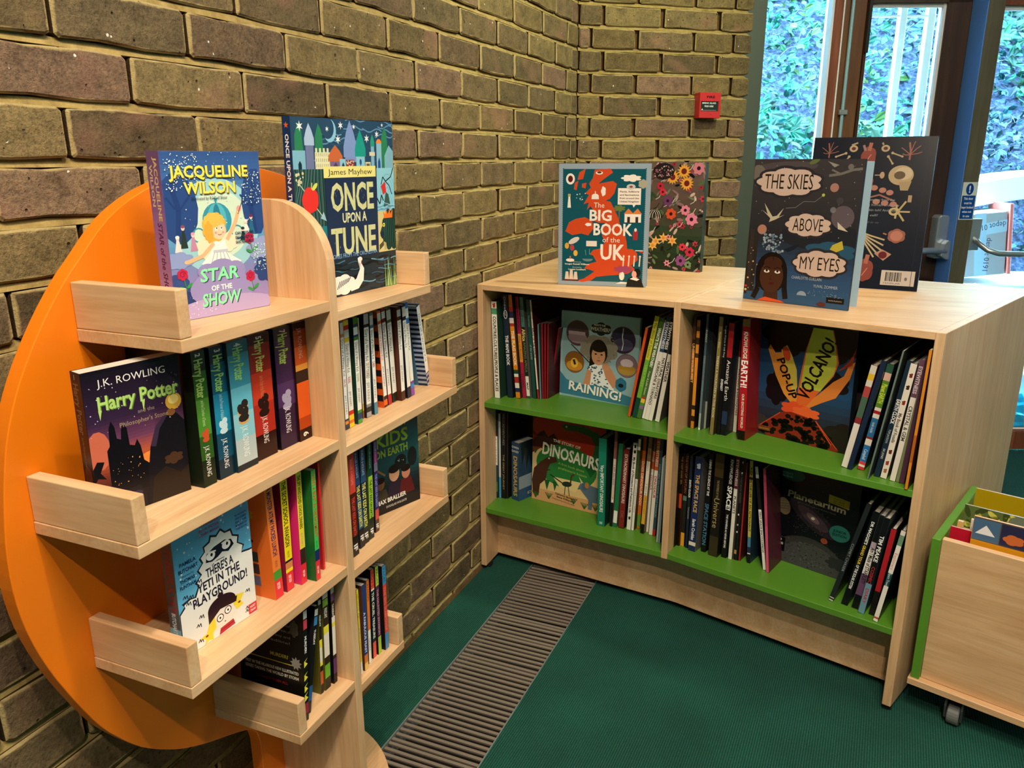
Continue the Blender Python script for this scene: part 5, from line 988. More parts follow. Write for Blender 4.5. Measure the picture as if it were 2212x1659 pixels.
def wiz_spine(P, d, h):
    P.rect(0, 0, d, h, '17121c'); P.text('1', d * .4, h * .95, d * .3, 'c8c8c8'); P.text('Harry Potter', d * .2, h * .76, d * .5, '7a5a44', 1, 'c', -PI / 2, width=h * .34); P.ell(d / 2, h * .3, d * .4, h * .08, '5a2c24', 12); P.text("and the Philosopher's Stone", d * .3, h * .47, d * .25, '8a6a50', 0, 'c', -PI / 2, width=h * .2)
fbook((-2.0723, -.1574, .7841), -11.9, .1206, .1829, .021, 'thick dark purple paperback with lime title lettering, facing out on the second shelf', wiz_cover, '15101a', back=-.03, spine_draw=wiz_spine, hard=False)

def yeti_cover(P, H):
    P.rect(0, 0, 1, H, '5fb0dc'); P.dots(60, .02, .75, .98, H, .012, 'f4f8fa', 4)
    P.poly([(0, 0), (0, .50), (.07, .56), (.04, .60), (.14, .62), (.20, .60), (.26, .70), (.22, .74), (.30, .80), (.26, .86), (.33, .92), (.30, .98), (.37, 1.03), (.36, 1.09), (.44, 1.12), (.46, 1.18), (.54, 1.15), (.60, 1.20), (.66, 1.14), (.74, 1.14), (.76, 1.06), (.84, 1.02), (.82, .94), (.90, .88), (.86, .82), (.97, .80), (1, .80), (1, 0)], '262a34')
    P.poly([(.012, 0), (.012, .485), (.08, .54), (.07, .575), (.15, .60), (.22, .585), (.28, .70), (.245, .74), (.32, .80), (.285, .86), (.35, .92), (.325, .98), (.385, 1.025), (.38, 1.075), (.455, 1.10), (.475, 1.15), (.54, 1.125), (.60, 1.17), (.65, 1.12), (.725, 1.115), (.745, 1.045), (.815, 1.01), (.80, .94), (.875, .88), (.85, .80), (.96, .78), (1, .78), (1, 0)], 'f0efec')
    P.poly([(.38, .90), (.40, .99), (.50, 1.03), (.64, 1.05), (.73, 1.02), (.76, .95), (.68, .90), (.60, .93), (.54, .90), (.46, .88)], '171c30')
    for x, y in ((.45, .95), (.66, .985)): P.ell(x, y, .058, .048, 'fafafa', 16); P.ell(x + .012, y + .008, .016, .02, '15151c', 8)
    P.line([(.42, 1.0), (.52, .98)], .016, 'f0efec'); P.line([(.60, 1.02), (.72, 1.04)], .016, 'f0efec')
    P.line([(.45, .84), (.53, .865), (.62, .86)], .008, '2a2a34'); P.poly([(.48, .855), (.50, .81), (.52, .86)], 'ffffff')
    P.k += 1; rn = random.Random(3)
    for k in range(44):
        x = rn.uniform(.05, .95); y = rn.uniform(.04, .76)
        if .25 < x < .88 and .36 < y < .82: continue
        if .28 < x < .80 and y < .4: continue
        a = rn.uniform(-.3, .3); P.line([(x, y), (x + .025, y + .03), (x + .03, y - .005), (x + .055, y + .025), (x + .06, y - .02)], .010, '2a2c38', True)
    for t, y, w_, x in (("THERE'S A", .74, .36, .55), ('YETI IN THE', .62, .56, .53), ('PLAYGROUND!', .485, .74, .54)): P.text(t, x, y, .095 if y > .5 else .10, '22223a', 1, width=w_, rot=.03)
    P.ell(.54, .18, .14, .16, 'f6ece4', 20); P.poly([(.36, .24), (.30, .12), (.22, .10), (.29, .06), (.26, -.0), (.33, .03), (.38, .0), (.38, .08), (.43, .12), (.42, .26)], 'f6dc3c'); P.poly([(.68, .26), (.70, .36), (.84, .33), (.78, .26), (.82, .20), (.72, .18)], 'f6dc3c')
    P.ell(.53, .33, .19, .12, '2c1420', 18, a0=0, a1=PI); P.ell(.52, .46, .04, .03, '2c1420', 10); P.poly([(.34, .20), (.34, .34), (.40, .36), (.74, .34), (.72, .28), (.5, .30)], '2c1420')
    for x, y in ((.49, .20), (.60, .24)): P.ell(x, y, .048, .046, '1c1c20', 18); P.ell(x, y, .038, .037, 'fbfbf8', 16); P.ell(x, y, .012, .014, '101014', 8)
    P.ell(.55, .13, .01, .008, '6a3a30', 6); P.poly([(.46, .01), (.48, .08), (.66, .10), (.68, .03)], 'c02838'); P.line([(.48, .05), (.67, .07)], .008, '7a1420'); P.ell(.30, .09, .02, .012, '8a2c20', 8); P.ell(.76, .25, .02, .012, '8a2c20', 8)
    P.rect(.88, .02, 1, .14, 'd8343c'); P.text('NOSY', .94, .09, .026, 'fbeaea', 1, width=.08); P.text('CROW', .94, .045, .026, 'fbeaea', 1, width=.08)
    P.text('PAMELA', .16, 1.0, .04, '173a6c', 1, width=.20); P.text('BUTCHART', .16, .93, .04, '173a6c', 1, width=.24); P.text('illustrated by', .15, .88, .02, '173a6c', 0); P.text('THOMAS', .14, .82, .036, '173a6c', 1, width=.18); P.text('FLINTHAM', .14, .755, .036, '173a6c', 1, width=.2)
    for i, t in enumerate(('THE AWARD', 'WINNING', 'BLUE PETER', 'STORY MAKER')): P.text(t, .46, 1.36 - .05 * i, .026, 'a84a78', 1, width=.26)
    for i, t in enumerate(('NO GROWNUPS', 'WERE HARMED', 'IN THE', 'MAKING OF', 'THIS BOOK')): P.text(t, .88, 1.24 - .04 * i, .022, '2c5a9c', 1, width=.16)
def yeti_spine(P, d, h):
    P.rect(0, 0, d, h, '5c5c60'); P.text("THERE'S A YETI", d * .25, h * .58, d * .5, 'a82c38', 1, 'c', -PI / 2, width=h * .5); P.rect(0, 0, d, h * .22, '7fb4d0'); P.text('BUTCHART', d * .3, h * .26, d * .35, 'd8e0e8', 1, 'c', -PI / 2, width=h * .16)
fbook((-2.0111, -.194, .5688), -4.4, .1289, .190, .020, 'blue and white paperback with a shaggy white snow beast, facing out', yeti_cover, '6a9cb8', back=-.02, spine_draw=yeti_spine, hard=False)

def kids_cover(P, H):
    P.vgrad(0, 1, [(0, '141418'), (.45, '15242a'), (.8, '12525a'), (1.2, '0f5c64'), (H, '0c3a44')], 24)
    P.text('THE LAST', .47, 1.34, .15, '8fb83c', 1, width=.62); P.text('KIDS', .46, 1.09, .20, 'a4cc3c', 1, width=.66); P.text('ON EARTH', .45, .92, .12, '9cc43c', 1, width=.66)
    for x, y, s_, c, c2 in ((.2, .5, .10, '6a4a34', '1c1410'), (.48, .60, .13, 'c89878', '15151c'), (.72, .56, .11, 'b87860', '14100f')):
        P.poly([(x - .16, .2), (x - .10, y - .10), (x + .10, y - .10), (x + .17, .2)], ['3a3428', '2a2030', '5a1c20'][int(x * 3) % 3]); P.ell(x, y, s_ * .8, s_, c, 16); P.ell(x, y + s_ * .6, s_ * .9, s_ * .55, c2, 12)
    P.ell(.86, .78, .10, .16, '0e1c22', 14); P.ell(.62, .76, .12, .12, '0e1c22', 14); P.dots(6, .56, .74, .7, .8, .01, 'a8c8c8', 3); P.line([(.05, .82), (.3, .62)], .03, '8a6a40')
    P.text('MAX BRALLIER', .40, .17, .07, 'e8e6e0', 1, width=.6, rot=.02); P.text('DOUGLAS HOLGATE', .50, .08, .035, 'b8b6b0', 1, width=.42)
    P.ell(.05, .38, .08, .11, 'e0d8dc', 16); P.text('IF', .05, .36, .04, '8a3a4a', 1)
fbook((-1.5315, -.1706, .5527), -17.5, .122, .1885, .022, 'teal and black paperback with chunky lime lettering, facing out on the third shelf', kids_cover, '0f2c34', hard=False)

def uk_cover(P, H):
    P.rect(0, 0, 1, H, '93a4b4'); P.rect(.05, .05, .955, H - .055, '0f5260'); P.k += 1
    for k in range(60): t = k / 59; P.ell(.05, .05 + t * (H - .105), .008, .008, '0f5260', 6, keep=True); P.ell(.955, .05 + t * (H - .105), .008, .008, '0f5260', 6, keep=True)
    OR = 'cf4a22'
    P.poly([(.40, 1.27), (.57, 1.28), (.60, 1.24), (.50, 1.17), (.44, 1.12), (.60, 1.15), (.645, 1.12), (.62, 1.02), (.57, .96), (.52, .94), (.58, .93), (.63, .84), (.67, .76), (.70, .66), (.74, .62), (.77, .50), (.78, .42), (.84, .42), (.89, .38), (.90, .30), (.83, .24), (.87, .20), (.80, .15), (.68, .13), (.58, .12), (.44, .10), (.38, .055), (.28, .035), (.22, .05), (.30, .075), (.38, .13), (.42, .16), (.36, .18), (.30, .19), (.34, .24), (.44, .27), (.40, .34), (.36, .35), (.40, .40), (.50, .42), (.53, .50), (.50, .55), (.49, .62), (.53, .70), (.46, .70), (.40, .72), (.42, .80), (.36, .88), (.32, .84), (.34, .92), (.28, .90), (.34, 1.0), (.30, 1.02), (.36, 1.08), (.34, 1.12), (.38, 1.18)], OR)
    P.poly([(.23, 1.24), (.30, 1.28), (.27, 1.17), (.21, 1.16)], OR); P.poly([(.18, 1.13), (.22, 1.15), (.20, 1.05), (.17, 1.06)], OR); P.poly([(.26, 1.12), (.31, 1.13), (.30, 1.07), (.26, 1.08)], OR)
    P.poly([(.08, .60), (.12, .70), (.20, .74), (.30, .76), (.38, .72), (.40, .64), (.34, .56), (.26, .58), (.16, .56)], OR); P.poly([(.36, .66), (.40, .64), (.37, .60)], OR)
    cr = 'f0e6dc'
    P.ell(.13, 1.17, .05, .06, cr, 16); P.ell(.13, 1.17, .028, .036, '5a1c1c', 12)
    P.blob(.80, 1.18, .10, .035, cr, 7, .3); P.rect(.66, .90, .91, 1.075, cr); P.poly([(.82, .905), (.86, .905), (.835, .87)], cr)
    for i, t in enumerate(('Facts, folklore', 'and fascinations', 'from around the', 'United Kingdom')): P.text(t, .785, 1.03 - .035 * i, .018, '6a4a40', 1, width=.21)
    P.poly([(.10, .86), (.14, .86), (.13, .98), (.11, .98)], cr); P.rect(.105, .98, .135, 1.01, 'b8a060'); P.ell(.41, .985, .04, .03, cr, 12); P.rect(.37, .955, .45, .975, cr); P.line([(.41, 1.0), (.41, 1.04)], .01, cr); P.blob(.50, 1.04, .025, .05, cr, 5, .2); P.ell(.45, 1.235, .04, .018, cr, 12); P.ell(.45, 1.24, .025, .012, '5a3420', 10)
    P.rect(.74, .71, .92, .80, cr); P.poly([(.73, .80), (.78, .86), (.83, .81), (.88, .86), (.93, .80)], 'd87a3c'); P.rect(.77, .71, .80, .77, '3a2a28'); P.rect(.86, .71, .89, .77, '3a2a28')
    P.line([(.68, .84), (.68, .73)], .01, '8a5a30'); P.blob(.68, .86, .06, .03, '6a7a3c', 7, .4)
    P.ell(.80, 1.09, .05, .03, 'c8c4c0', 10); P.ell(.80, 1.09, .02, .012, '8a4a50', 8); P.blob(.93, 1.12, .05, .045, 'a8a490', 6, .2); P.rect(.84, .52, .89, .62, 'a82c30'); P.ell(.865, .63, .015, .02, 'f0d8c8', 8)
    for x, y, c in ((.10, .44, 'd8a83c'), (.16, .42, 'b8404a'), (.20, .36, 'e0b040')): P.ell(x, y, .025, .035, c, 10)
    P.ell(.18, .50, .07, .03, 'd8d0c8', 10, .5); P.rect(.32, .44, .44, .50, 'e8dcd4'); P.ell(.34, .30, .06, .03, '6a8488', 12, a0=PI, a1=2 * PI); P.line([(.31, .40), (.32, .34)], .006, '5fa0a8'); P.line([(.36, .41), (.36, .35)], .006, '5fa0a8')
    for k in range(3): P.poly([(.08 + .05 * k, .06), (.13 + .05 * k, .06), (.12 + .05 * k, .15 + .02 * (k == 1)), (.09 + .05 * k, .15 + .02 * (k == 1))], 'dcc8b8')
    P.rect(.06, .045, .24, .062, '5a2420'); P.poly([(.66, .03), (.72, .055), (.80, .05), (.84, .035)], cr)
    P.poly([(.78, .0), (.80, .09), (.86, .13), (.94, .10), (.98, .0)], '14161a'); P.ell(.88, .145, .04, .05, 'e09a90', 14); P.ell(.90, .16, .04, .05, '1c1a20', 12); P.ell(.87, .14, .026, .04, 'e8a8a0', 12); P.poly([(.82, .09), (.86, .11), (.93, .09), (.90, .07)], cr); P.ell(.73, .12, .03, .05, cr, 10)
    P.rect(.92, .38, 1.0 - .04, .40, 'b8303a'); P.rect(.87, .40, .955, .41, 'e8d8d0'); P.ell(.14, .28, .05, .02, cr, 8); P.ell(.14, .31, .01, .02, 'c86a50', 6); P.dots(10, .2, .92, .3, 1.02, .008, 'd8e4e4', 2); P.blob(.34, .68, .035, .018, cr, 5, .2)
    P.blob(.74, .195, .09, .035, 'a04468', 8, .4); 
    for k in range(4): P.line([(.74 + .06 * k, .23), (.745 + .06 * k, .33)], .014, 'ecd0c0'); P.ell(.745 + .06 * k, .34, .012, .014, 'ecd0c0', 6)
    for t, x, y, s_, w_ in (('The', .457, .865, .055, .12), ('BIG', .475, .725, .115, .26), ('BOOK', .607, .568, .125, .43), ('of the', .60, .49, .055, .20), ('UK', .61, .30, .165, .27)): P.text(t, x, y, s_, cr, 1 if t.isupper() else 0, width=w_)
    P.text('Written by', .22, .255, .014, 'c8c8c0', 0); P.text('Imogen Russell Williams', .22, .23, .016, 'e8e4dc', 1, width=.28); P.text('Illustrated by', .22, .195, .014, 'c8c8c0', 0); P.text('Louise Lockhart', .22, .17, .016, 'e8e4dc', 1, width=.2)
TOPB = 'picture books standing on top of the corner bookcase'
fbook((-.6448, -.2104, .8683), -82.7, .237, .3155, .028, 'teal picture book with an orange island map and white title lettering', uk_cover, '8798a8', back=-.012, grp=TOPB)

def flower_cover(P, H):
    P.vgrad(0, 1, [(0, '1c2a1c'), (.6, '2c3f2c'), (1.2, '5a4a44'), (H, '6a5a52')], 12); rn = random.Random(12)
    for k in range(110):
        x, y = rn.random(), rn.random() * H; a = rn.uniform(0, PI); P.ell(x, y, rn.uniform(.04, .09), rn.uniform(.012, .03), rn.choice(['2f4a30', '4a6a44', '1a2a1c', 'a08a88', '6a7a60', '14181a', '8a6a70', 'c4a8a0']), 10, a)
    for k in range(26):
        x, y = rn.random(), rn.random() * H; r = rn.uniform(.02, .05); c = rn.choice(['b83c50', 'd88aa0', 'a02c44', 'e0a0a8', '8a4a7a', 'c86a80'])
        P.star(x, y, r * 1.4, c, 6, .6, rn.random()); P.ell(x, y, r * .4, r * .4, '4a1c2c', 8)
    P.k += 1
    for k in range(30): x, y = rn.random(), rn.random() * H; P.line([(x, y), (x + .06, y + .03), (x + .1, y + .1)], .008, rn.choice(['e8e0d8', '101214']), True)
    for x, y in ((.62, 1.70), (.42, 1.60), (.68, 1.50)): P.star(x, y, .13, 'e0a03c', 14, .62); P.ell(x, y, .05, .05, '6a2420', 14)
    for x, y in ((.16, .50), (.30, .56), (.47, .52), (.1, .42)): P.star(x, y, .10, 'e8b060', 6, .45); P.ell(x, y, .03, .03, 'd8903c', 10)
    for x, y, r, c in ((.64, .18, .09, '8a4a88'), (.78, .12, .06, '6a8a60'), (.8, .34, .08, 'c02c4c'), (.66, .42, .06, 'd8384c'), (.42, .98, .09, 'c8502c'), (.8, .9, .1, 'd880a0'), (.68, 1.05, .08, 'd88098'), (.2, 1.45, .06, 'b8283c'), (.25, 1.35, .06, 'c83044'), (.35, 1.2, .08, '6a3a6a'), (.88, 1.75, .1, 'c87a8c')): P.blob(x, y, r, r, c, 7, .25); P.ell(x, y, r * .35, r * .35, '2c1424', 8)
    P.ell(.25, 1.70, .20, .14, '241c24', 20); P.dots(60, .08, 1.6, .42, 1.8, .012, ['c8b8b0', 'a04a5c'], 4)
    P.k += 1
    for k in range(7): P.line([(.05 + .02 * k + .08 * math.cos(a), .9 + .14 * math.sin(a)) for a in [PI * q / 8 for q in range(9)]], .01, ['101412', 'd0c8bc'][k % 2], True)
fbook((-.2412, -.3551, .8683), -100.1, .1715, .3167, .022, 'book densely covered in painted flowers, half hidden behind the map book', flower_cover, '2c3a2c', spine='right', spine_draw=None, grp=TOPB)

def skies_cover(P, H):
    P.vgrad(0, 1, [(0, '2f5478'), (.25, '2c4a70'), (.45, '24364c'), (.6, '26282e'), (H, '3a363a')], 26)
    P.ell(.3, 1.22, .3, .05, '4a4448', 16, .05); P.ell(.7, .62, .4, .12, '20242c', 16); P.blob(.78, .50, .22, .08, '27506a', 6, .2); P.ell(.04, 1.17, .07, .07, '6a6460', 16)
    tp = 'c4aca0'; dk = '1c1814'
    for (x, y, rx, ry) in ((.34, 1.09, .29, .115), (.56, .72, .20, .095), (.70, .385, .23, .11)): P.blob(x, y, rx * 1.10, ry * 1.22, '2b2a30', 9, .10); P.blob(x, y, rx, ry, tp, 9, .14)
    P.text('THE SKIES', .34, 1.03, .125, dk, 0, width=.46, tall=1.05); P.text('ABOVE', .56, .665, .115, dk, 0, width=.28); P.text('MY EYES', .70, .33, .115, dk, 0, width=.37)
    # swimmer, swan, planets
    P.line([(.70, 1.15), (.80, 1.165), (.90, 1.20), (.98, 1.21)], .022, '6c6864'); P.ell(.88, 1.225, .025, .025, '6c6864', 10); P.line([(.80, 1.165), (.72, 1.20)], .016, '6c6864'); P.poly([(.68, 1.27), (.78, 1.24), (.74, 1.22)], '8a8680')
    P.poly([(.11, .84), (.17, .80), (.13, .90), (.22, .78), (.26, .79), (.32, .86), (.28, .78), (.33, .80), (.25, .755), (.19, .73), (.20, .765)], 'b8b098')
    for x, y, r, c in ((.76, 1.05, .038, 'a07468'), (.86, .80, .10, '5a5058'), (.13, .66, .045, 'a87868'), (.77, .86, .026, '6a6a6c'), (.82, .94, .03, '3c3c44')): P.ell(x, y, r, r, c, 18)
    P.poly([(.82, .76), (.92, .68), (.83, .70)], 'c0b8a0'); P.line([(.34, .86), (.43, .87), (.50, .925), (.60, .925), (.66, .975)], .003, '8a8a84'); P.ell(.67, .985, .014, .014, 'a8b84c', 10); P.ell(.56, 1.27, .05, .02, '5a6a3c', 10, .4)
    P.dots(70, .15, .46, .35, .62, .012, ['7890a8', '9aa8b8', '5a7088'], 3); P.dots(50, .02, .6, .98, 1.27, .004, '9a9890', 5); P.poly([(.80, .56), (.88, .60), (.90, .53), (.84, .50), (.78, .52)], 'b8a83c'); P.poly([(.36, .49), (.44, .53), (.50, .54), (.46, .50), (.40, .47)], '16202c')
    # city edge, girl
    P.rect(0, .08, .10, .60, '2a2624'); P.rect(.02, .08, .06, .66, '322c2a'); P.dots(14, .02, .1, .12, .5, .008, 'c8a878', 8)
    P.rect(.0, .05, .03, .14, '2a2020'); P.ell(.018, .125, .012, .012, 'b8343c', 8); P.ell(.018, .09, .012, .012, 'c8b880', 8)
    P.ell(.26, .27, .155, .19, '15100f', 24); P.line([(.13, .26), (.14, .12), (.10, .02)], .05, '15100f'); P.line([(.39, .26), (.40, .14), (.42, .04)], .05, '15100f')
    P.poly([(.20, .0), (.21, .16), (.33, .16), (.35, .0)], '3e2418'); P.ell(.265, .235, .115, .15, '462a1c', 24); P.ell(.27, .36, .09, .06, '3e2418', 14); P.line([(.27, .42), (.27, .385)], .006, '15100f')
    for x in (.215, .32): P.ell(x, .28, .028, .014, 'e0dcd4', 12); P.ell(x, .286, .012, .012, '20140f', 8); P.line([(x - .035, .31), (x, .322), (x + .035, .31)], .007, '15100f')
    P.ell(.27, .17, .026, .012, '4a1414', 12); P.line([(.26, .24), (.255, .205), (.275, .203)], .004, '2c1810'); P.poly([(.14, .0), (.22, .04), (.38, .02), (.42, .0)], 'd85428')
    P.text('CHARLOTTE GUILLAIN', .60, .235, .026, 'a8b4c0', 0, width=.28); P.text('YUVAL ZOMMER', .78, .175, .026, 'a8b4c0', 0, width=.22); P.ell(.57, .09, .045, .04, '8a9aa8', 14, a0=0, a1=PI); P.rect(.80, .05, .96, .10, '14120f'); P.text('words & pictures', .88, .067, .014, 'a8a8a0', 0, width=.12); P.blob(.76, .03, .04, .02, '5a2c24', 5, .2); P.dots(40, .6, .1, .95, .15, .004, '7c98b0', 9)
fbook((-.6882, -.705, .8684), -109.7, .2524, .3257, .006, 'dark night-sky picture book with three pale title clouds, standing half open', skies_cover, '24303e', back=.03, boards='24303e', grp=TOPB)
SKY = fbook_last
m_ = MB(); m_.box(0, .2524, -.0012, .0012, 0, .3225); rb_ = m_.build('rear_board', plain('pale_blue_inner_board', (.30, .44, .54), .35), SKY, .0003); rb_.location = (.001, .0085, 0); rb_.rotation_euler = (0, 0, R(14))

def anat_cover(P, H):
    P.rect(0, 0, 1, H, '0c1120')
    def tree(x, y, s_, c):
        P.line([(x, y), (x, y + .5 * s_), (x - .1 * s_, y + s_)], .10 * s_, c)
        for a, b in ((-.5, .7), (.5, .8), (-.4, .35), (.6, .45), (.2, 1.05)): P.line([(x, y + .3 * s_), (x + a * s_ * .6, y + b * s_ * .8), (x + a * s_, y + b * s_)], .05 * s_, c)
    def heart(x, y, s_): P.blob(x, y, .06 * s_, .085 * s_, '7c3c34', 5, .12); P.line([(x, y + .05 * s_), (x + .01 * s_, y + .12 * s_)], .03 * s_, '9a5a4c'); P.line([(x - .03 * s_, y + .05 * s_), (x - .05 * s_, y + .10 * s_)], .02 * s_, '8a6a6a'); P.line([(x + .02, y + .02), (x - .02, y - .05)], .006, 'b8806a')
    def bone(x0, y0, x1, y1): P.line([(x0, y0), (x1, y1)], .012, 'a08c70'); P.ell(x0, y0, .012, .012, 'a08c70', 8); P.ell(x1, y1, .010, .010, 'a08c70', 8)
    tree(.14, H - .18, .13, '7a4c44'); tree(.80, H - .20, .15, '8a5248'); heart(.47, H - .17, 1.0); tree(.46, .17, .11, '7a4c44')
    for cx, sg in ((.34, 1), (.60, -1)):
        P.ell(cx, H - .10, .035, .03, 'a88c74', 14); P.ell(cx, H - .10, .018, .015, '4a3028', 10); P.line([(cx - .02, H - .07), (cx + .03 * sg, H - .05)], .014, '9a8468'); bone(cx - .06 * sg, H - .14, cx - .14 * sg, H - .17); bone(cx - .03 * sg, H - .17, cx - .07 * sg, H - .23)
    P.blob(.45, H - .40, .085, .085, '8a3c38', 9, .1); P.k += 1
    for k in range(6): P.line([(.39 + .02 * k, H - .46), (.40 + .022 * k, H - .40), (.385 + .02 * k, H - .34)], .005, 'b07868', True)
    P.ell(.75, H - .33, .10, .085, 'a89070', 24); P.ell(.77, H - .315, .07, .055, 'b8a488', 18); P.ell(.74, H - .33, .045, .035, '5a4838', 14); P.poly([(.74, H - .39), (.84, H - .38), (.82, H - .46), (.76, H - .46)], '9a8464')
    P.line([(.50, H - .53), (.60, H - .50), (.72, H - .55)], .014, '8a5c50'); 
    for x, y in ((.55, .44), (.62, .46), (.68, .48), (.58, .56), (.65, .57), (.72, .58)): P.ell(x, H - y, .03, .024, 'a06c60', 12)
    P.ell(.60, H - .33, .02, .03, 'a88870', 10); P.line([(.54, H - .33), (.60, H - .33)], .008, 'a88870'); P.rect(.83, H - .56, .86, H - .50, 'a08468')
    P.line([(.75, .74), (.75, .62)], .016, 'a89468'); P.ell(.735, .68, .045, .035, 'b09c70', 16); P.ell(.73, .68, .02, .018, '3a3020', 10); P.line([(.75, .68), (.86, .68)], .014, 'a89468'); P.line([(.77, .69), (.82, .77)], .016, 'a89468'); P.line([(.77, .67), (.82, .60)], .016, 'a89468')
    for i, (t, w_) in enumerate((('intricate drawings from the', .34), ('fascinating human anatomy', .38), ('How does skin itch? And how', .36), ('large is a cell?', .22))): P.text(t, .58 - (.38 - w_) / 2, .77 - .045 * i, .020, '8a8c90', 0, width=w_)
    P.text('Why we cell do say.', .52, .575, .016, '5a5c60', 0, width=.22)
    for k in range(5): a = -1.35 + .34 * k; P.line([(.47, .50), (.47 + .10 * math.cos(a * .62), .50 + .12 * math.sin(a * .62 - .3)), (.47 + .22 * math.cos(a * .62), .49 + .24 * math.sin(a * .62 - .25))], .014, 'a89474')
    P.ell(.47, .50, .03, .028, 'a89070', 12); P.blob(.78, .47, .07, .06, '8a5448', 6, .12); P.ell(.78, .47, .05, .045, 'a86c5c', 16); P.line([(.70, .48), (.67, .49)], .012, '9a6050')
    P.poly([(.62, .31), (.68, .35), (.76, .31), (.70, .25)], 'a07868'); P.ell(.69, .30, .035, .032, '5a1c1c', 12); heart(.56, .16, 1.15)
    P.rect(.70, .04, .97, .17, 'b8aca4'); P.k += 1
    rn = random.Random(6); x = .735
    while x < .865: w_ = rn.choice([.003, .005, .008]); P.rect(x, .075, x + w_, .155, '1c1c1e', True); x += w_ + rn.choice([.003, .005])
    P.text('TEMPLAR', .79, .052, .012, '2a2a2c', 0, width=.14); P.ell(.90, .10, .012, .016, '6a6460', 8)
    P.line([(.94, 0), (.935, H)], .004, '1a2136')
fbook((-.3958, -.8085, .8684), -95.6, .2913, .3851, .024, 'large black back cover with anatomical drawings and barcode, behind the night-sky book', anat_cover, '0c1120', back=.175, spine='right', grp=TOPB)

# large-format paperback leaning back on the right end board of the second shelf
def blue_side(P, H):
    P.rect(0, 0, 1, H, '3f6c8c'); P.k += 1
    for k in range(17): P.rect(.80, H * k / 17, 1, H * (k + .5) / 17, '1c2a50', True); P.rect(.80, H * (k + .5) / 17, 1, H * (k + 1) / 17, '9fb0cc', True)
    P.rect(.05, .08, .62, .42, 'c8b8b0'); P.ell(.4, .36, .07, .03, '1c1c1c'); P.blob(.42, .2, .05, .06, '8a8078', 5, .3); P.rect(.05, .12, .16, .24, '3a3838'); P.rect(.22, .46, .50, .62, '18181a'); P.rect(.28, .55, .44, .58, 'd8d4cc'); P.rect(.05, .46, .2, .6, '6a6a70'); P.rect(.1, .66, .3, .76, '7c8a4c'); P.k += 1
    for k in range(9): P.rect(0, .8 + .07 * k, .78, .805 + .07 * k, '37607e', True)
def blue_spine(P, d, h):
    P.rect(0, 0, d, h, '26345c'); P.k += 1
    for k in range(17): P.rect(0, h * k / 17, d, h * (k + .5) / 17, 'a8b4d0', True)
    P.rect(0, h * .16, d, h * .99, 'f0eeea'); P.text('Diary of a Wimpy Kid', d * .3, h * .6, d * .45, '4a4a50', 0, 'c', -PI / 2, width=h * .6)
o = book((-1.3525, -.1970, .7664), R(6), R(-14), .0140, .170, .095, '26345c', '3f6c8c', 'front', 'blue striped paperback turned sideways and leaning, nearest the right end board', 'slim paperbacks with white spine labels on the second shelf')
P = Print(.095); blue_side(P, .170 / .095); P.build('side_print', o, lambda u, v, l: (-l, .095 - u, v), INKG)
P = Print(1.0); blue_spine(P, .0140, .170); P.build('spine_print', o, front, INKG)

